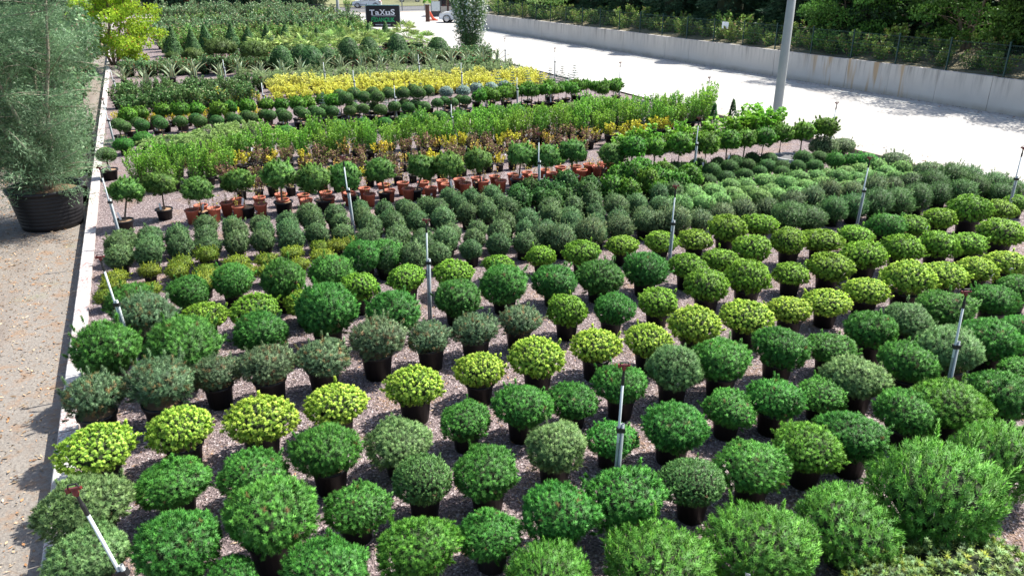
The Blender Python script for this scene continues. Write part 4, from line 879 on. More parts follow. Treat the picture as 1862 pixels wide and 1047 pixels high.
T2 = pts("872 176;897 174;915 170;931 169;949 167;967 167;980 165;992 164;1004 162;1016 162;1030 158;1040 162;1056 157;1067 155;1083 158;1096 164;1102 157;1116 158;1121 153;885 170;922 163;960 160;1000 155;1046 154")
for L_, w in ((T1, 'left'), (sorted(T2), 'right')):
    for i, (a, b) in enumerate(L_): put_std(K_TUFS, a, b, rnd.uniform(.93, 1.1), nth(i, len(L_)) + ' small tufted standard from the left in the %s half of the far rows' % w, 'small tufted standards', None, .3)
K_BLUE = standards('n_spruce', 3, 2400, .27, .22, .62, POT_W, 'spruce_standard', n=300, nn=12, L=.05, W=.005, amp=.1, freq=3, upb=.2, slen=.04, zmin=-.8)
B3 = pts("811 168;842 166;866 161;893 160;918 157")
for i, (a, b) in enumerate(B3): put_std(K_BLUE, a, b, 1.0, nth(i, len(B3)) + ' blue-grey ball standard from the left behind the small standards', 'blue-grey ball standards')
K_CED = standards('n_cedar', 3, 2450, .95, .55, 1.15, POT_L, 'cedar_standard', n=420, nn=20, L=.16, W=.012, amp=.22, freq=3.5, upb=.15, slen=.15, zmin=-.45, depth=.35)
for i, (a, b, s) in enumerate(((314, 103, .4), (350, 101, .58), (400, 88, .88), (462, 94, .78))):
    put_std(K_CED, a, b, s, nth(i, 4) + ' dark spreading cedar standard from the left behind the agaves', 'cedar standards')

# ------------------------------------------------------------------ leafy shrubs
def shrub_mesh(name, mat, seed, H=.9, Rr=.3, nst=9, nl=420, LL=.06, LW=.017, z0=.3, spread=.5, upl=.5, flower=None, nfl=0, bottom=.25, bushy=.5):
    f = Fol(seed); r = f.r; sv = []; sq = []; off = 0
    tops = []
    for i in range(nst):
        a = r.random() * 6.28; q = Rr * math.sqrt(r.random()); h = H * (.72 + .28 * r.random()) * (1 - .25 * (q / Rr) ** 2)
        b = np.array([math.cos(a) * q * .25, math.sin(a) * q * .25, z0 - .05]); m_ = np.array([math.cos(a) * q * .7, math.sin(a) * q * .7, z0 + h * .5]); t = np.array([math.cos(a) * q, math.sin(a) * q, z0 + h]) + r.normal(size=3) * .02
        tops.append((b, m_, t))
        for p0, p1, w in ((b, m_, .006), (m_, t, .004)):
            for d in (np.array([w, 0, 0]), np.array([0, w, 0])):
                sv += [p0 - d, p0 + d, p1 + d * .6, p1 - d * .6]; sq.append([off, off + 1, off + 2, off + 3]); off += 4
    idx = r.integers(0, nst, nl); t = bottom + (1 - bottom) * r.random(nl) ** .75
    B = np.array([x[0] for x in tops])[idx]; Mi = np.array([x[1] for x in tops])[idx]; T = np.array([x[2] for x in tops])[idx]
    tt = t[:, None]; C = (1 - tt) ** 2 * B + 2 * tt * (1 - tt) * Mi + tt ** 2 * T
    a = r.random(nl) * 6.28; out = np.stack([np.cos(a), np.sin(a), np.zeros(nl)], 1)
    P = C + out * (bushy * Rr * .45 * r.random(nl))[:, None] * (1.15 - tt)
    D = unit(out * (1 - upl) + np.array([0, 0, 1]) * upl + r.normal(size=(nl, 3)) * .3)
    f.blades(P, D, LL * (.6 + .5 * r.random(nl)), LW * (.7 + .5 * r.random(nl)), r.random(nl), np.clip(t * .9 + r.normal(size=nl) * .2, 0, 1), r.random(nl), droop=.1, fold=np.array([0, 0, 1.0]) + out * .3 + r.normal(size=(nl, 3)) * .45)
    mats = [mat, 'bark']
    if flower:
        mats = [mat, 'bark', flower]; j = r.integers(0, nl, nfl); PP = P[j]; keep = t[j] > .35; PP = PP[keep]; PP = np.repeat(PP, 5, 0)
        Df = unit(r.normal(size=(len(PP), 3)) + np.array([0, 0, .6])); f.blades(PP + D[j][keep].repeat(5, 0) * LL * .6, Df, .085, .032, .5, .5, .5, mi=2)
    return f.mesh(name, mats, (np.array(sv), np.array(sq), 1))
def shrubs(mat, nvar, seed, pot, nm, cat='shrub', zc=.6, rx=.3, **kw):
    k = Kind(); k.name = nm; k.cat = cat; k.pot = pot; k.zc = zc; k.rx = rx; k.i = 0
    k.var = [shrub_mesh('foliage', mat, seed + 7 * i, **kw) for i in range(nvar)]; return k
def along(P, n, z=0.0, jit=.0):
    """n world points spread evenly along a line of photo pixels"""
    W = [at(x, y, z) for x, y in P]; D = [0]
    for a, b in zip(W, W[1:]): D.append(D[-1] + (b - a).length)
    out = []
    for i in range(n):
        s = D[-1] * (i + .5) / n; j = max(k for k in range(len(D) - 1) if D[k] <= s); q = W[j].lerp(W[j + 1], (s - D[j]) / (D[j + 1] - D[j]))
        out.append(Vector((q.x + rnd.uniform(-jit, jit), q.y + rnd.uniform(-jit, jit), 0)))
    return out
def hedge(k, P, n, sc, desc, where, group, jit=.08, sj=.12, tagp=0.0):
    for i, p in enumerate(along(P, n, k.zc * (sc if not hasattr(sc, '__len__') else sum(sc) / 2), jit)):
        s = sc if not hasattr(sc, '__len__') else sc[0] + (sc[1] - sc[0]) * i / max(1, n - 1)
        put(k, p, s * (1 + rnd.uniform(-sj, sj)), '%s %s from the left in %s' % (nth(i, n), desc, where), group, tagp=tagp)

def hedgeuv(k, a, b, n, sc, desc, where, group, jit=.12, sj=.12):
    for i in range(n):
        t = (i + .5) / n; p = XY(a[0] + (b[0] - a[0]) * t + rnd.uniform(-jit, jit), a[1] + (b[1] - a[1]) * t + rnd.uniform(-jit, jit))
        put(k, p, sc * (1 + rnd.uniform(-sj, sj)), '%s %s from the left in %s' % (nth(i, n), desc, where), group)
# terracotta pots with nearly bare plants
K_TERR = shrubs('l_twiggy', 5, 3000, POT_T, 'terracotta_pot', 'potted plant', zc=.2, rx=.17, H=.40, Rr=.17, nst=5, nl=26, LL=.05, LW=.014, z0=.3, bottom=.3)
TP = [(480 + a / 5.816, 220 + b / 5.816) for a, b in [(185, 835), (205, 895), (420, 840), (450, 900), (655, 820), (690, 870), (870, 775), (910, 825), (1065, 770), (1120, 835), (1270, 735), (1330, 790), (1470, 715), (1530, 780), (1685, 705), (1755, 765)]]
TP += [(180 + a / 5.816, 220 + b / 5.816) for a, b in [(990, 1010), (1085, 960), (1225, 990), (1355, 930), (1465, 895), (1480, 965), (1700, 870), (1715, 945)]]
TP += [(780 + a / 5.816, 200 + b / 5.816) for a, b in [(30, 880), (140, 805), (190, 845), (320, 795), (385, 835), (505, 775), (570, 810), (695, 755), (760, 805), (885, 735), (940, 770), (1035, 715), (1105, 745), (1220, 690), (1295, 720), (1390, 660), (1460, 700), (1550, 650), (1615, 690), (1690, 630), (1790, 650), (1840, 615)]]
TP += [(1060 + a / 5.816, 180 + b / 5.816) for a, b in [(60, 750), (150, 775), (240, 730), (325, 745)]]
TP.sort()
row(K_TERR, TP, .88, 'terracotta pot with a sparse plant', 'the red pot row', 'terracotta pots', jit=.05, zc=.18, tagp=.5)
POT_M = pot_meshes('m', 'black_plastic', 'dark_soil', .14, .11, .26)
K_BROWN = shrubs('l_brown', 4, 3100, POT_M, 'brown_leaved_shrub', zc=.55, rx=.28, H=.45, Rr=.32, nst=12, nl=480, LL=.055, LW=.02, z0=.22)
K_GOLD = shrubs('l_gold', 4, 3200, POT_M, 'golden_shrub', zc=.45, rx=.26, H=.42, Rr=.31, nst=12, nl=480, LL=.05, LW=.02, z0=.22)
K_TWIG = shrubs('l_twiggy', 4, 3300, POT_M, 'sparse_shrub', zc=.45, rx=.24, H=.45, Rr=.24, nst=8, nl=170, LL=.045, LW=.016, z0=.22)
K_BRT = shrubs('l_bright', 6, 3400, POT_M, 'bright_green_shrub', zc=.70, rx=.33, H=.95, Rr=.36, nst=22, nl=1700, LL=.058, LW=.0165, z0=.2, upl=.6, bottom=.1)
def mixed(P, n, kinds, where, sc=1.0):
    c = {}
    for p, kd_ in zip(along(P, n, .45, .1), [kinds[rnd.randrange(len(kinds))] for _ in range(n)]):
        k, d = kd_; i = c.get(d, 0); c[d] = i + 1
        put(k, p, sc * rnd.uniform(.85, 1.15), '%s %s from the left in %s' % (nth(i), d, where), 'small leafy shrubs behind the terracotta pots', tagp=.12)
br, go, tw = (K_BROWN, 'brown-leaved shrub'), (K_GOLD, 'golden-leaved shrub'), (K_TWIG, 'sparse yellow-green shrub')
mixed([(420, 332), (620, 315), (860, 290), (1070, 262)], 26, [tw, tw, br, tw, go], 'the row behind the red pots', .9)
mixed([(390, 312), (620, 295), (860, 272), (1080, 245)], 28, [br, br, tw, go, br, tw], 'the second row behind the red pots')
mixed([(330, 300), (620, 275), (860, 256), (1090, 232)], 30, [br, br, br, go, tw], 'the third row behind the red pots', 1.1)
mixed([(1100, 240), (1220, 225)], 6, [go], 'the yellow patch by the tufted standards', 1.15)
hedge(K_BRT, [(225, 305), (330, 300), (420, 282)], 6, .95, 'bright green upright shrub', 'the clump nearest the kerb', 'bright green upright shrubs')
hedge(K_BRT, [(235, 275), (350, 275), (470, 258), (600, 252), (800, 238), (1000, 222), (1190, 208), (1290, 196)], 38, (.95, 1.1), 'bright green upright shrub', 'their front row', 'bright green upright shrubs')
hedge(K_BRT, [(470, 245), (600, 240), (800, 226), (1000, 208), (1200, 193), (1300, 182)], 36, (.95, 1.15), 'bright green upright shrub', 'their middle row', 'bright green upright shrubs')
K_BRD = shrubs('l_broad', 4, 3500, POT_M, 'broadleaf_shrub', zc=.55, rx=.35, H=.75, Rr=.34, nst=8, nl=300, LL=.12, LW=.04, z0=.2, upl=.35)
hedge(K_BRD, [(1120, 250), (1200, 243), (1290, 238), (1420, 222)], 13, (.9, 1.15), 'broad-leaved green shrub', 'the row behind the tufted standards', 'broad-leaved shrubs')
hedge(K_BRD, [(1325, 225), (1360, 220), (1410, 212)], 4, 1.3, 'tall broad-leaved shrub', 'the clump at the lamp post', 'broad-leaved shrubs')
# low pines and junipers behind the bright shrubs
row(KD2['CM'], pts("225 262;262 255;338 280;392 268;432 268;700 224;735 222;765 218;800 216;835 213;870 211;905 207;660 228;940 205;985 203;612 232;570 236;520 238"), .95, 'low round green pine', 'the row behind the bright shrubs', 'low pines behind the bright shrubs')
def juniper(seed):
    f = Fol(seed); r = f.r; n = 42
    a = r.random(n) * 6.28; q = .15 + .35 * r.random(n)
    for j in range(14):
        t = j / 13; rad = q * t; z = .25 + .5 * np.sin(np.minimum(1, t * 1.25) * 1.6) * (1 - q * .7) - .12 * t * t
        P = np.stack([np.cos(a) * rad * 1.5, np.sin(a) * rad * 1.5, z], 1); out = np.stack([np.cos(a), np.sin(a), np.full(n, .35 - .3 * t)], 1)
        for s_ in range(7):
            D = unit(out + r.normal(size=(n, 3)) * .38); f.blades(P, D, .10, .006, r.random(n), np.full(n, .25 + .75 * t), r.random(n), droop=.25)
    cv, cq = blob((.42, .42, .22), r, lumps(r, 3), .15, c=(0, 0, .34)); return f.mesh('foliage', ['n_juniper', 'twig'], (cv, cq, 1))
k = Kind(); k.name = 'feathery_juniper'; k.cat = 'juniper'; k.zc = .5; k.rx = .5; k.pot = POT_M; k.i = 0; k.var = [juniper(3600 + i) for i in range(3)]; K_JUN = k
row(K_JUN, sorted(pts("305 258;348 246;395 241;440 236;362 260;420 252;1062 190;1090 188;1112 192;1080 196;1048 197")), 1.15, 'pale feathery juniper', 'the juniper patches', 'feathery junipers')
row(K_GOLD, pts("215 212;272 214;311 212;342 210;373 206;412 208;440 204;469 199"), .9, 'low golden shrub', 'the gaps between the small standards', 'golden shrubs between the standards')
# little blue spruces
def spruce(seed, H=.75, Rr=.26):
    f = Fol(seed); r = f.r
    for k_ in range(8):
        t = k_ / 7; n = int(16 - 11 * t); a = r.random(n) * 6.28; z = .25 + H * t; L = Rr * (1 - t) + .03
        for s_ in range(5):
            q = (s_ + .5) / 5 * L; P = np.stack([np.cos(a) * q, np.sin(a) * q, np.full(n, z) + q * .15], 1); A = np.stack([np.cos(a), np.sin(a), np.full(n, .25)], 1)
            f.shoots(P, unit(A), 8, .04, .005, 20, 70, .03, .3 + .7 * s_ / 4)
    P = np.array([[0, 0, .25 + H * j / 9] for j in range(10)]); f.shoots(P, np.tile([0, 0, 1.0], (10, 1)), 10, .04, .005, 20, 60, .05)
    return f.mesh('foliage', ['n_spruce'])
k = Kind(); k.name = 'blue_spruce'; k.cat = 'spruce'; k.zc = .55; k.rx = .26; k.pot = POT_M; k.i = 0; k.var = [spruce(3700 + i) for i in range(3)]; K_SPR = k
row(K_SPR, sorted(pts("1000 143;1022 138;1044 138;962 152;935 156;905 158;665 190;700 186;745 182;645 188;720 184;770 180;590 198;1012 148;1034 146;985 148;1165 205;1185 198")), 1.0, 'little blue spruce', 'the blue spruces by the standards', 'little blue spruces')
# dark shrubs by the kerb, the yellow hedge, sage row, agaves and the tall hedge
K_LAU = shrubs('l_laurel', 5, 3800, POT_M, 'leafy_shrub', zc=.55, rx=.35, H=.85, Rr=.42, nst=16, nl=1000, LL=.08, LW=.028, z0=.1, bottom=.03)
hedge(K_LAU, [(212, 188), (340, 178), (460, 170)], 14, 1.12, 'dark cream-edged shrub', 'the front row by the kerb', 'dark cream-edged shrubs')
hedge(K_LAU, [(205, 172), (340, 164), (450, 158)], 14, 1.08, 'dark cream-edged shrub', 'the middle row by the kerb', 'dark cream-edged shrubs')
hedge(K_LAU, [(210, 160), (340, 153), (480, 148)], 15, .9, 'dark cream-edged shrub', 'the back row by the kerb', 'dark cream-edged shrubs')
K_YEL = shrubs('l_yellow', 5, 3900, POT_M, 'yellow_shrub', zc=.38, rx=.33, H=.52, Rr=.42, nst=16, nl=820, LL=.065, LW=.026, z0=.1, bottom=.05)
K_YEP = shrubs('l_yellowpale', 4, 3950, POT_M, 'yellow_shrub', zc=.45, rx=.33, H=.55, Rr=.40, nst=16, nl=760, LL=.065, LW=.024, z0=.1, bottom=.05)
hedge(K_GOLD, [(345, 178), (480, 174)], 7, 1.1, 'yellow shrub', 'the gap left of the yellow hedge', 'yellow hedge plants')
for ri, (v_, k_, sc_) in enumerate(((33.9, K_YEL, .85), (34.7, K_YEL, .95), (35.5, K_YEL, 1.0), (36.3, K_YEP, 1.15), (37.1, K_YEP, 1.15))):
    hedgeuv(k_, (4.3 + ri * .05, v_ + .9), (17.3 + ri * .08, v_ - .3), 23, sc_, 'yellow shrub' if k_ is K_YEL else 'pale yellow shrub', 'line %s of the yellow hedge' % ['one', 'two', 'three', 'four', 'five', 'six', 'seven', 'eight'][ri], 'yellow hedge plants')
K_SAG = shrubs('l_sage', 4, 4000, POT_M, 'sage_green_shrub', zc=.4, rx=.35, H=.5, Rr=.36, nst=16, nl=900, LL=.06, LW=.013, z0=.08, bottom=.02)
hedgeuv(K_SAG, (4.4, 39.4), (17.8, 38.6), 28, 1.15, 'sage green shrub', 'the line behind the yellow hedge', 'sage green shrubs')
hedgeuv(K_SAG, (4.2, 41.2), (18, 40.2), 28, 1.15, 'sage green shrub', 'the middle sage line behind the yellow hedge', 'sage green shrubs')
hedgeuv(K_SAG, (3.4, 42.8), (18.6, 42.0), 30, 1.05, 'sage green shrub', 'the line at the feet of the agaves', 'sage green shrubs')
def agave_leaf(seed):
    r = random.Random(seed); m = MB(); V = []; F = []; fol = []; n = 6; L = .62 * r.uniform(.9, 1.1); bend = r.uniform(.05, .3)
    for i in range(n + 1):
        t = i / n; w = .045 * (1.15 - t) ** .7 * (1 if i < n else .05) * (1.0 - .35 * (1 - t) ** 4); x = .05 + L * t * (.55 + bend * t); z = .22 + L * t * (.9 - bend * t * 1.1)
        for y, e, a in ((-w, .012, 1), (-w * .62, .004, 0), (0, -.008, 0), (w * .62, .004, 0), (w, .012, 1)): V.append((x, y, z + e)); fol.append((.5, t, a))
    for i in range(n):
        for j in range(4): F.append((i * 5 + j, i * 5 + j + 1, i * 5 + j + 6, i * 5 + j + 5))
    return fmesh('leaf', np.array(V), np.array(F), np.array(fol), ['l_agave'])
AL = [agave_leaf(i) for i in range(4)]
AG = pts("225 142;266 146;312 139;352 136;401 135;436 131;474 133;513 132;547 127;586 123;620 122;659 120;693 121;721 118;755 115;788 115;820 111;850 110;878 108;904 107")
for i, (a, b) in enumerate(AG):
    p = at(a, b, .40); s = rnd.uniform(1.1, 1.35); o = tag(empty('variegated_agave', (p.x, p.y, 0), rnd.uniform(0, 6), s), '%s cream-striped agave from the left in the long agave row' % nth(i, len(AG)), 'agave', 'agaves in a row')
    link('pot', POT_M[0], o); link('soil', POT_M[1], o)
    for j in range(17):
        q = link('leaf', AL[j % 4], o); q.rotation_euler = (0, R(-36 + 38 * (j % 3) / 2 + rnd.uniform(-8, 8)), j * 2.4 + rnd.uniform(-.2, .2)); q.scale = (1, 1, rnd.uniform(.85, 1.15))
K_HED = shrubs('l_hedge', 5, 4100, POT_L, 'hedge_shrub', zc=.8, rx=.5, H=.95, Rr=.62, nst=24, nl=1900, LL=.10, LW=.034, z0=.0, bottom=.0)
hedgeuv(K_HED, (-1.8, 46.6), (18.8, 45.8), 32, 1.0, 'red-tipped leafy shrub', 'the hedge right behind the agaves', 'red-tipped hedge')
hedgeuv(K_HED, (0, 47.9), (18.6, 47.0), 28, 1.0, 'red-tipped leafy shrub', 'the second hedge line behind the agaves', 'red-tipped hedge')

# clipped domes and cones
def clipped(seed, kindn):
    f = Fol(seed); r = f.r; n = 900; z = r.random(n) ** (.8 if kindn != 'cone' else 1.3)
    rad = {'cone': (1 - z) * .52 + .02, 'dome': np.sqrt(np.maximum(.0, 1 - z ** 2.4)) * .55, 'column': np.where(z < .85, .38, .38 * np.sqrt(np.maximum(0, 1 - ((z - .85) / .15) ** 2)))}[kindn]
    Hh = {'cone': 1.15, 'dome': .95, 'column': 1.15}[kindn]; a = r.random(n) * 6.28; rr = rad * (.93 + .1 * r.random(n))
    P = np.stack([np.cos(a) * rr, np.sin(a) * rr, .22 + z * Hh], 1); A = unit(np.stack([np.cos(a), np.sin(a), np.full(n, .6) + z], 1))
    f.shoots(P - A * .03, A, 9, .06, .009, 25, 75, .04)
    prof = np.linspace(0, 1, 9); cr = {'cone': (1 - prof) * .44 + .01, 'dome': np.sqrt(np.maximum(0, 1 - prof ** 2.4)) * .47 + .01, 'column': np.where(prof < .9, .32, .1)}[kindn]
    V = np.array([(math.cos(j * .5236) * cr[i], math.sin(j * .5236) * cr[i], .22 + prof[i] * Hh * .94) for i in range(9) for j in range(12)])
    Q = np.array([(i * 12 + j, i * 12 + (j + 1) % 12, (i + 1) * 12 + (j + 1) % 12, (i + 1) * 12 + j) for i in range(8) for j in range(12)])
    return f.mesh('foliage', ['n_cone', 'n_cone'], (V, Q, 1))
def ck(nm, kn, seed):
    k = Kind(); k.name = nm; k.cat = 'topiary'; k.zc = .75; k.rx = .5; k.pot = POT_L; k.i = 0; k.var = [clipped(seed + i, kn) for i in range(3)]; return k
row(ck('clipped_dome', 'dome', 4200), pts("511 101;548 99;592 97;632 92;672 88;722 84;796 82;563 103"), 1.2, 'dark clipped dome', 'the row behind the agave hedge', 'clipped domes', jit=.08)
row(ck('clipped_column', 'column', 4250), [(760, 90)], .85, 'dark clipped column', 'the domes left of the oleander', None)
row(ck('clipped_cone', 'cone', 4300), pts("311 79;349 78;376 74;420 70;451 71;488 70;520 69;548 66;578 65;607 62;638 60;672 62;702 63"), 1.2, 'dark clipped cone', 'the cone row below the sign', 'clipped cones', jit=.06)
# fan palms
def palm(seed):
    f = Fol(seed); r = f.r
    for i in range(22):
        a = r.random() * 6.28; e = r.uniform(.15, 1.35); L = .55 + .15 * r.random(); d = np.array([math.cos(a) * math.cos(e), math.sin(a) * math.cos(e), math.sin(e)]); c = np.array([0, 0, .5]) + d * L
        side = unit(np.cross(d, [0, 0, 1.0])); n = 13; ang = np.linspace(-1.25, 1.25, n)[:, None]
        D = unit(d * np.cos(ang) + side * np.sin(ang) + r.normal(size=(n, 3)) * .06)
        tn = r.random(); f.blades(np.tile(c, (n, 1)), D, .42, .022, tn, r.random(), r.random(), droop=.25)
        f.blades(np.array([[0, 0, .5]]), d[None], L, .012, tn, .2, .5)
    return f.mesh('fronds', ['l_palm'])
k = Kind(); k.name = 'fan_palm'; k.cat = 'palm'; k.zc = .95; k.rx = .8; k.pot = POT_L; k.i = 0; k.var = [palm(4400 + i) for i in range(4)]; K_PALM = k
row(K_PALM, sorted(pts("490 85;520 81;560 79;585 77;610 73;640 75;655 69;690 71;700 63;742 57;755 67;775 69;480 77;540 75;625 67;668 63;715 59")), 1.25, 'pale green fan palm', 'the palms behind the clipped domes', 'fan palms', jit=.15)
# masses of photinia at the back left
K_PH1 = shrubs('l_photinia', 4, 4500, POT_L, 'photinia_shrub', zc=1.0, rx=.7, H=1.5, Rr=.75, nst=18, nl=1100, LL=.15, LW=.05, z0=.05, bottom=.05)
K_PH2 = shrubs('l_photinia_dark', 4, 4600, POT_L, 'photinia_shrub', zc=1.15, rx=.7, H=1.8, Rr=.75, nst=18, nl=1200, LL=.16, LW=.05, z0=.05, bottom=.05)
for nm, k, P, n, s in (('front', K_PH1, [(290, 74), (480, 62), (670, 50)], 22, 1.0), ('second', K_PH1, [(290, 66), (480, 54), (665, 44)], 22, 1.05), ('third', K_PH2, [(285, 58), (480, 46), (655, 38)], 22, 1.05),
                        ('fourth', K_PH2, [(285, 48), (480, 38), (640, 34)], 22, 1.1), ('fifth', K_PH1, [(285, 38), (480, 30), (625, 28)], 22, 1.1), ('sixth', K_PH2, [(285, 26), (460, 19), (600, 22)], 22, 1.1), ('rearmost', K_PH2, [(285, 17), (440, 12), (560, 14)], 20, 1.1)):
    hedge(k, P, n, s, 'glossy photinia shrub', 'the %s back-left row' % nm, 'photinia rows', jit=.3)

# ------------------------------------------------------------------ oleander, big tub shrub, maple
p = at(856, 99, 0); root = tag(empty('oleander', p), 'tall bushy oleander covered in white flowers beside the yard', 'oleander')
link('foliage', shrub_mesh('foliage', 'l_oleander', 4700, H=5.2, Rr=1.3, nst=80, nl=22000, LL=.16, LW=.024, z0=.1, upl=.55, flower='petal_white', nfl=1700, bottom=.03, bushy=1.0), root)
m = MB()
for i in range(7):
    a = i * .9; m.tube([(math.cos(a) * .1, math.sin(a) * .1, 0), (math.cos(a) * .3, math.sin(a) * .3, 1.4), (math.cos(a) * .5, math.sin(a) * .5, 2.8)], [.035, .028, .012], 6)
m.build('stems', 'bark_pale', root)
hedge(K_HED, [(848, 103), (890, 104)], 3, 1.05, 'leafy shrub', 'the foot of the oleander', 'red-tipped hedge')

def tub_tree():
    c = at(97, 408, TZ); root = tag(empty('tamarisk', (c.x, c.y, TZ)), 'huge feathery grey-green tamarisk in a giant black tub at the left', 'tree')
    m = MB(); prof = [(.64, 0)]
    for i in range(9):
        z = .08 + i * .085; prof += [(.655 + .013 * i, z), (.665 + .013 * i, z + .04), (.657 + .013 * i, z + .05)]
    prof += [(.78, .86), (.82, .87), (.82, .94), (.77, .94), (.75, .78)]
    m.lathe(prof, 40, cap0=True); m.build('tub', 'black_plastic', root, True)
    m = MB(); m.lathe([(.76, .80), (.5, .82), (.2, .86), (.02, .88)], 30, cap1=True); m.build('soil', 'soil', root)
    f = Fol(4800); r = f.r; tr = MB(); tips = []
    for i, (a, lean, h) in enumerate(((.3, .24, 6.2), (2.6, .42, 6.2), (4.2, .30, 5.6), (5.4, .24, 5.4), (1.5, .34, 6.2), (3.3, .55, 5.2))):
        b = Vector((math.cos(a) * .1, math.sin(a) * .1, .8)); P = [b]; dirv = Vector((math.cos(a) * lean, math.sin(a) * lean, 1)).normalized()
        for j in range(6):
            dirv = (dirv + Vector((r.normal() * .10, r.normal() * .10, .05))).normalized(); P.append(P[-1] + dirv * h / 6)
        tr.tube(P, [.075, .055, .042, .034, .026, .016, .008], 7)
        for j in range(105):
            t = .03 + .97 * r.random(); s = t * 6; q = P[min(5, int(s))].lerp(P[min(6, int(s) + 1)], s - int(s))
            aa = r.random() * 6.28; d = Vector((math.cos(aa), math.sin(aa), r.uniform(-.25, .75))).normalized(); L = (1.8 - .75 * t) * r.uniform(.45, 1.15)
            e = q + d * L; tips.append((q, e))
            if j % 3 == 0: tr.tube([q, q.lerp(e, .6) + Vector((0, 0, .05)), e], [.014, .009, .004], 4)
    tr.build('trunk', 'bark_pale', root, True)
    Q = np.array([tuple(a) for a, _ in tips]); E = np.array([tuple(b) for _, b in tips]); k = len(Q); per = 110
    idx = np.repeat(np.arange(k), per); t = (.12 + .9 * r.random(len(idx)))[:, None]; P = Q[idx] * (1 - t) + E[idx] * t + r.normal(size=(len(idx), 3)) * .10
    base = unit(E - Q)[idx]; D = unit(base + r.normal(size=(len(idx), 3)) * .55 + np.array([0, 0, -.05]))
    tn = np.repeat(r.random(k), per); nw = np.clip(t[:, 0] + r.normal(size=len(idx)) * .25, 0, 1)
    f.needles(P, D, .12 * (.6 + .7 * r.random(len(idx))), .0062, tn, nw, r.random(len(idx)), r.normal(size=D.shape))
    P2 = P + D * .05; D2 = unit(D + r.normal(size=D.shape) * .6); f.needles(P2, D2, .09 * (.6 + .7 * r.random(len(idx))), .0058, tn, nw, r.random(len(idx)), r.normal(size=D.shape)); D3 = unit(D + r.normal(size=D.shape) * .7); f.needles(P + D3 * .06, D3, .08 * (.6 + .7 * r.random(len(idx))), .0055, tn, nw, r.random(len(idx)), r.normal(size=D.shape))
    link('foliage', f.mesh('foliage', ['l_tamarisk']), root)
tub_tree()
def leafy_tree(name, loc, label, mat, seed, Ht, Rc, nl, LL, LW, stems=3, zlow=.2, trunk='bark', tname='trunk', rr=(1, 1), cl=60):
    root = tag(empty(name, loc), label, 'tree'); f = Fol(seed); r = f.r; tr = MB(); C = []
    for i in range(stems):
        a = i * 6.28 / stems + r.random(); P = [Vector((math.cos(a) * .08, math.sin(a) * .08, 0))]; d = Vector((math.cos(a) * .25, math.sin(a) * .25, 1)).normalized()
        for j in range(5): d = (d + Vector((r.normal() * .1, r.normal() * .1, .03))).normalized(); P.append(P[-1] + d * Ht * .9 / 5)
        w = .03 * Ht / math.sqrt(stems); tr.tube(P, [w, w * .8, w * .62, w * .45, w * .28, w * .1], 7)
        for j in range(cl // stems):
            t = zlow + (1 - zlow) * r.random(); s = t * 5; q = P[min(4, int(s))].lerp(P[min(5, int(s) + 1)], s - int(s)); aa = r.random() * 6.28
            L = Rc * (1.05 - .55 * abs(t - .45) - .5 * max(0, t - .6)) * r.uniform(.35, 1); e = q + Vector((math.cos(aa) * L * rr[0], math.sin(aa) * L * rr[1], L * r.uniform(.0, .5))); C.append((e, .34 * Rc * r.uniform(.5, 1)))
            tr.tube([q, q.lerp(e, .5) + Vector((0, 0, .06 * L)), e], [w * .25, w * .15, w * .05], 4)
    tr.build(tname, trunk, root, True)
    cc = np.array([tuple(a) for a, _ in C]); cr = np.array([b for _, b in C]); idx = r.integers(0, len(C), nl)
    d = unit(r.normal(size=(nl, 3))); P = cc[idx] + d * (cr[idx] * r.random(nl) ** .45)[:, None] * np.array([1, 1, .55])
    D = unit(d + r.normal(size=(nl, 3)) * .5 + np.array([0, 0, -.1])); up = np.tile([0, 0, 1.0], (nl, 1)) + r.normal(size=(nl, 3)) * .5
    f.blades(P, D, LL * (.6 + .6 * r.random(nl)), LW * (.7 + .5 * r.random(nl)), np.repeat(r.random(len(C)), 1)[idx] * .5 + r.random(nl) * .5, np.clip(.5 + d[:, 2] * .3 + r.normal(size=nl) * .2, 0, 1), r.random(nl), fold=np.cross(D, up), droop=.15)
    link('crown', f.mesh('crown', [mat]), root); return root
p = at(210, 128, TZ); leafy_tree('maple', (p.x, p.y, TZ), 'yellow-green maple with bright leaves behind the tamarisk', 'l_maple', 4900, 5.6, 2.3, 22000, .14, .06, 3, .12, cl=90)
p = at(30, 300, TZ)
leafy_tree('broadleaf_tree', (p.x - 1.4, p.y + .5, TZ), 'dark broad-leaved bush in shade at the far left edge', 'l_photinia_dark', 4950, 3.0, 1.5, 5000, .14, .05, 4, .05)
for i, (px, py, s, w) in enumerate(((12, 440, .8, 'low glossy shrub at the left edge beside the tub'), (2, 500, .55, 'small leafy sprig at the left edge of the sandy track'))):
    k = K_PH2; p = at(px, py, TZ); k.i += 1; o = tag(empty('glossy_shrub', (p.x - .45, p.y, TZ - .1), 1.0 + i, s), w, 'shrub'); link('foliage', k.var[k.i % 4], o)
for i, (px, py, w) in enumerate(((165, 345, 'first black pot tucked behind the giant tub'), (178, 300, 'second black pot along the kerb behind the giant tub'), (184, 262, 'third black pot along the kerb behind the giant tub'))):
    p = at(px - 6, py, TZ + .3); p = KL((p - KL0).dot(kd), .62, TZ); o = tag(empty('black_pot', p, 0, 1.6), w, 'pot', 'pots behind the tub'); link('pot', POT_L[0], o); link('soil', POT_L[1], o)
    link('foliage', K_PH2.var[i], o).scale = (.45, .45, .6)
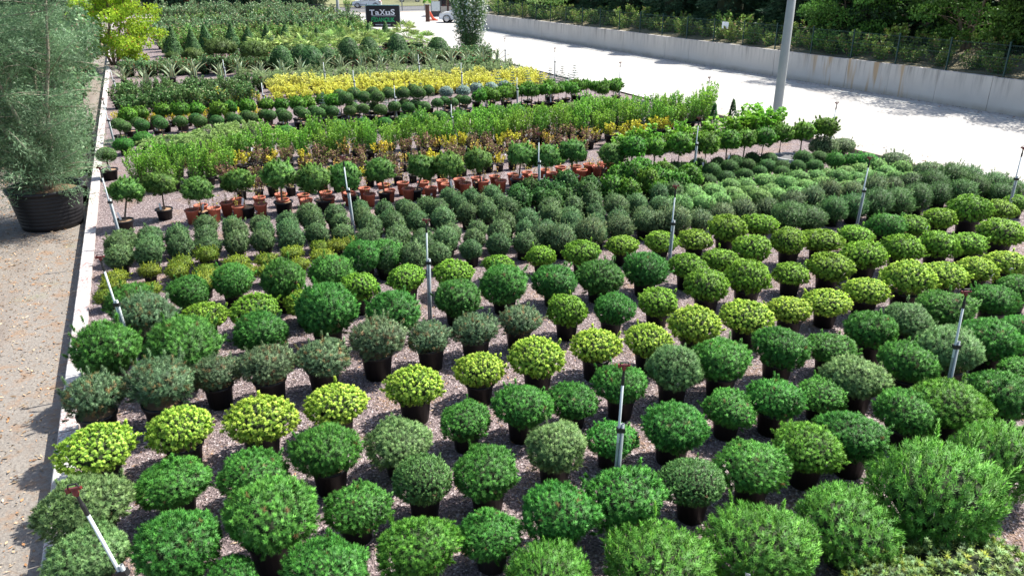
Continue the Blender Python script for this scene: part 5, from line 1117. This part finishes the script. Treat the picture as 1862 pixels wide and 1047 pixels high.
for i in range(6):
    q = KL(26 + i * 3.0, 1.7 + (i % 2) * .7, TZ); leafy_tree('shade_tree', q, '%s dense green tree behind the tamarisk along the kerb' % nth(i), 'l_photinia_dark', 5000 + i, 4.2, 1.4, 4500, .17, .06, 3, .05)['group'] = 'trees along the kerb'

# ------------------------------------------------------------------ trees and undergrowth behind the wall
def conifer_mesh(seed, Ht=9, Rc=1.9):
    f = Fol(seed); r = f.r; n = 2300; z = r.random(n) ** 1.25; rad = Rc * (1 - z) ** .75 * (.55 + .5 * r.random(n)) * (1 + .2 * np.sin(z * 40 + r.random() * 6))
    a = r.random(n) * 6.28; P = np.stack([np.cos(a) * rad, np.sin(a) * rad, .2 + z * Ht], 1); A = unit(np.stack([np.cos(a), np.sin(a), np.full(n, -.35)], 1))
    f.shoots(P, A, 12, .30, .022, 15, 60, .35)
    V = np.array([(math.cos(j * .6283) * Rc * .5 * (1 - i / 8) ** .75, math.sin(j * .6283) * Rc * .5 * (1 - i / 8) ** .75, .3 + Ht * .95 * i / 8) for i in range(9) for j in range(10)])
    Q = np.array([(i * 10 + j, i * 10 + (j + 1) % 10, (i + 1) * 10 + (j + 1) % 10, (i + 1) * 10 + j) for i in range(8) for j in range(10)])
    return f.mesh('crown', ['n_cypress', 'twig'], (V, Q, 1))
CON = [conifer_mesh(5100 + i) for i in range(4)]
m = MB(); m.lathe([(.2, -.3), (.17, 1), (.05, 8)], 8); CTR = m.mesh('trunk', 'bark', True)
nc = 26
for i in range(nc):
    v = 8 + i * 2.75 + rnd.uniform(-.5, .5); u = WU + 3.4 + (i % 2) * 1.6 + rnd.uniform(-.4, .4)
    if 15 < v < 27 and i % 2 == 0: continue
    o = tag(empty('cypress_tree', XY(u, v, 2.0), rnd.uniform(0, 6), (1.0, 1.0, rnd.uniform(.55, .68))), '%s dark drooping cypress from the right behind the mesh fence' % nth(i), 'tree', 'dark cypresses behind the fence')
    link('crown', CON[i % 4], o); link('trunk', CTR, o)
for i in range(18):
    o = tag(empty('cypress_tree', WX(9 + rnd.uniform(-1, 1), 2 + i * 4.6, 3.0), rnd.uniform(0, 6), (1.3, 1.3, rnd.uniform(.8, .95))), '%s cypress from the right in the rear line behind the fence' % nth(i), 'tree', 'rear cypresses behind the fence')
    link('crown', CON[(i + 1) % 4], o); link('trunk', CTR, o)
for i, (v, u, h, lab) in enumerate(((18.5, 3.0, 5.5, 'light green deciduous tree at the upper right corner'), (21.5, 3.4, 6.5, 'leafy deciduous tree above the fence near the right edge'), (24.5, 3.2, 6.0, 'leafy deciduous tree left of the upper right corner trees'), (30.5, 2.6, 4.2, 'mid green deciduous tree above the rust-stained wall'), (15.5, 2.6, 5.5, 'deciduous tree cut by the right picture edge'))):
    leafy_tree('deciduous_tree', WX(u, v, 1.6), lab, 'l_decid', 5200 + i, h, 2.4, 15000, .125, .052, 3, .08, cl=75)
K_UND = shrubs('l_under', 5, 5300, None, 'undergrowth_bush', 'bush', zc=.5, rx=.7, H=.9, Rr=.75, nst=14, nl=900, LL=.11, LW=.035, z0=.0, bottom=.02)
for i in range(44):
    v = 8 + i * 1.45; put(K_UND, WX(.85 + rnd.uniform(-.2, .5), v, 1.42), rnd.uniform(.95, 1.45), '%s scrubby bush from the right in the strip behind the fence' % nth(i, 44), 'scrub behind the fence')
for i in range(30):
    v = 8 + i * 2.1; put(K_UND, WX(2.2 + rnd.uniform(-.3, .5), v, 1.62), rnd.uniform(1.1, 1.7), '%s taller scrub bush from the right at the feet of the cypresses' % nth(i, 30), 'scrub behind the fence')
# roadside trees at the top edge
for i in range(12):
    o = tag(empty('cypress_tree', XY(-18 + i * 3.6 + rnd.uniform(-.5, .5), 118 + rnd.uniform(-1, 1), 0), rnd.uniform(0, 6), 1.0), '%s dark tree from the left along the road at the top edge' % nth(i, 12), 'tree', 'trees along the far road')
    link('crown', CON[i % 4], o); link('trunk', CTR, o)
for i in range(7):
    p = at(700 + i * 28, 3, 0); put(K_UND, (p.x, p.y + 6, 0), 2.0, '%s roadside bush from the left beyond the entrance' % nth(i, 7), 'roadside bushes')
p = at(632, 22, 0); put(K_PH1, (p.x, p.y, 0), 1.0, 'single light green bush between the utility pole and white hatchback', None)
p = at(925, 14, 1.5); leafy_tree('wall_tree', WX(1.6, 62, 1.4), 'pale yellow-green bush above the wall right of the oleander', 'l_palm', 5400, 2.6, 1.8, 4000, .15, .05, 4, .05)

# ------------------------------------------------------------------ small things on the ground
p = at(1438, 285, .3); root = tag(empty('concrete_ring', (p.x, p.y, 0)), 'round grey concrete ring cover beside the tufted standards', 'manhole ring')
m = MB(); m.lathe([(.50, -.05), (.50, .30), (.48, .32), (.44, .32), (.43, .29)], 32); m.build('rim', 'ring_concrete', root, True)
m = MB(); m.lathe([(.435, .295), (.2, .30), (.01, .30)], 32, cap1=True); m.build('lid', 'lid_concrete', root)
k = Kind(); k.name = 'small_thuja'; k.cat = 'thuja'; k.zc = .5; k.rx = .2; k.pot = POT_S; k.i = 0
def thuja(seed):
    f = Fol(seed); r = f.r; n = 420; z = r.random(n); rad = .17 * (1 - z) ** .8 + .01; a = r.random(n) * 6.28
    P = np.stack([np.cos(a) * rad, np.sin(a) * rad, .2 + z * .8], 1); A = unit(np.stack([np.cos(a) * .4, np.sin(a) * .4, np.ones(n)], 1)); f.shoots(P - A * .04, A, 8, .06, .007, 10, 45, .04)
    return f.mesh('foliage', ['n_thuja'])
k.var = [thuja(5500), thuja(5501)]
for px, py, w in ((1333, 216, 'taller'), (1294, 228, 'shorter')):
    p = at(px, py, .55); put(k, (p.x, p.y, 0), 1.15, 'the %s small dark thuja cone beside the broad-leaved shrubs' % w, 'small thujas')
k2 = Kind(); k2.name = 'blue_spruce'; k2.cat = 'spruce'; k2.zc = .3; k2.rx = .4; k2.pot = POT_S; k2.i = 0
k2.var = [pine_crown('foliage', 'n_tipped', 5600 + i, rx=.42, rz=.26, c=(0, 0, .32), n=420, nn=12, L=.05, W=.006, amp=.14, freq=3, upb=.3, slen=.05) for i in range(2)]
for px, py, w in ((1496, 270, 'left low bluish spruce of the pair below the last standard'), (1531, 264, 'right low bluish spruce of the pair below the last standard'), (1626, 297, 'small bluish spruce against the yard kerb'), (1690, 312, 'bluish spruce at the yard kerb before the mugo pines')):
    p = at(px, py, .3); put(k2, (p.x, p.y, 0), 1.0, w, 'low bluish spruces')
# one lone standard in a black pot by the kerb
put_std(K_BALL, 193, 282, 1.1, 'lone small dark standard in a black pot on the kerb edge', None, None, 1.0)
# dry leaves strewn over the sandy track
f = Fol(6000); r = f.r; n = 26000
t = r.random(n) * 30 - 4; off = .22 + 5.5 * r.random(n) ** .8
P = np.array([tuple(KL(a, b, TZ + .012)) for a, b in zip(t, off)]); a = r.random(n) * 6.28
D = np.stack([np.cos(a), np.sin(a), .25 * r.random(n)], 1); f.blades(P, D, (.02 + .07 * r.random(n) ** 2), .006 + .012 * r.random(n) ** 1.5, r.random(n), r.random(n), r.random(n), fold=np.stack([-np.sin(a), np.cos(a), np.zeros(n)], 1) * 0 + np.array([0, 0, 1.0]) + r.normal(size=(n, 3)) * .4)
o = link('leaf_litter', f.mesh('leaf_litter', ['l_litter'])); tag(o, 'dry brown leaves strewn over the sandy track', 'leaf litter', None, 'stuff')

# loose stones lying on the gravel bed, fallen needles, and debris along the yard kerb
rs = np.random.default_rng(77); n = 26000; oc = np.array([(1, 0, 0), (0, 1, 0), (-1, 0, 0), (0, -1, 0), (0, 0, 1.0)]); of = np.array([(0, 1, 4), (1, 2, 4), (2, 3, 4), (3, 0, 4)])
uu = rs.random(n) * 15 - 1.5; vv = 3.2 + 11 * rs.random(n) ** 1.3; sz = .008 + .012 * rs.random(n) ** 2; an = rs.random(n) * 6.28
ca, sa = np.cos(an)[:, None], np.sin(an)[:, None]; V = np.empty((n, 5, 3)); sq = (.6 + .5 * rs.random(n))[:, None]
V[:, :, 0] = (uu * CT - vv * ST)[:, None] + sz[:, None] * (oc[:, 0] * ca - oc[:, 1] * sa * sq); V[:, :, 1] = (uu * ST + vv * CT)[:, None] + sz[:, None] * (oc[:, 0] * sa + oc[:, 1] * ca * sq); V[:, :, 2] = .002 + sz[:, None] * oc[:, 2] * .8
me = bpy.data.meshes.new('loose_stones'); me.vertices.add(n * 5); me.vertices.foreach_set('co', V.astype(np.float32).ravel())
F = (of[None] + (np.arange(n) * 5)[:, None, None]).reshape(-1, 3); me.loops.add(len(F) * 3); me.loops.foreach_set('vertex_index', F.astype(np.int32).ravel())
me.polygons.add(len(F)); me.polygons.foreach_set('loop_start', np.arange(0, len(F) * 3, 3, dtype=np.int32)); me.polygons.foreach_set('loop_total', np.full(len(F), 3, np.int32)); me.update(calc_edges=True)
me.materials.append(M['gravel']); tag(link('loose_stones', me), 'purple volcanic stones scattered over the gravel bed', 'stones', None, 'stuff')
f = Fol(6100); r = f.r; n = 9000; u = r.random(n) * 14 - 1.4; v = 3.5 + 9 * r.random(n); a = r.random(n) * 6.28
P = np.stack([u * CT - v * ST, u * ST + v * CT, np.full(n, .012)], 1); D = np.stack([np.cos(a), np.sin(a), .1 * r.random(n)], 1)
f.blades(P, D, .03 + .05 * r.random(n), .003 + .006 * r.random(n) ** 3, r.random(n), r.random(n), r.random(n), fold=np.array([0, 0, 1.0]) + r.normal(size=(n, 3)) * .3)
tag(link('fallen_needles', f.mesh('fallen_needles', ['l_litter'])), 'fallen brown needles on the gravel between the pots', 'needles', None, 'stuff')
f = Fol(6200); r = f.r; n = 5000; v = 8 + 20 * r.random(n); u = RU + .2 + 1.6 * r.random(n) ** 2.5; k_ = n // 2; v[:k_] = 10 + 50 * r.random(k_); u[:k_] = WU - .05 + SKEW * (v[:k_] - 33) - 1.1 * r.random(k_) ** 1.5; a = r.random(n) * 6.28
P = np.stack([u * CT - v * ST, u * ST + v * CT, np.full(n, YZ + .03)], 1); D = np.stack([np.cos(a), np.sin(a), .1 * r.random(n)], 1)
f.blades(P, D, .04 + .08 * r.random(n), .015, r.random(n), r.random(n), r.random(n), fold=np.array([0, 0, 1.0]) + r.normal(size=(n, 3)) * .3)
tag(link('yard_debris', f.mesh('yard_debris', ['l_litter'])), 'dry leaves and dirt swept along the edges of the white yard', 'leaf litter', None, 'stuff')
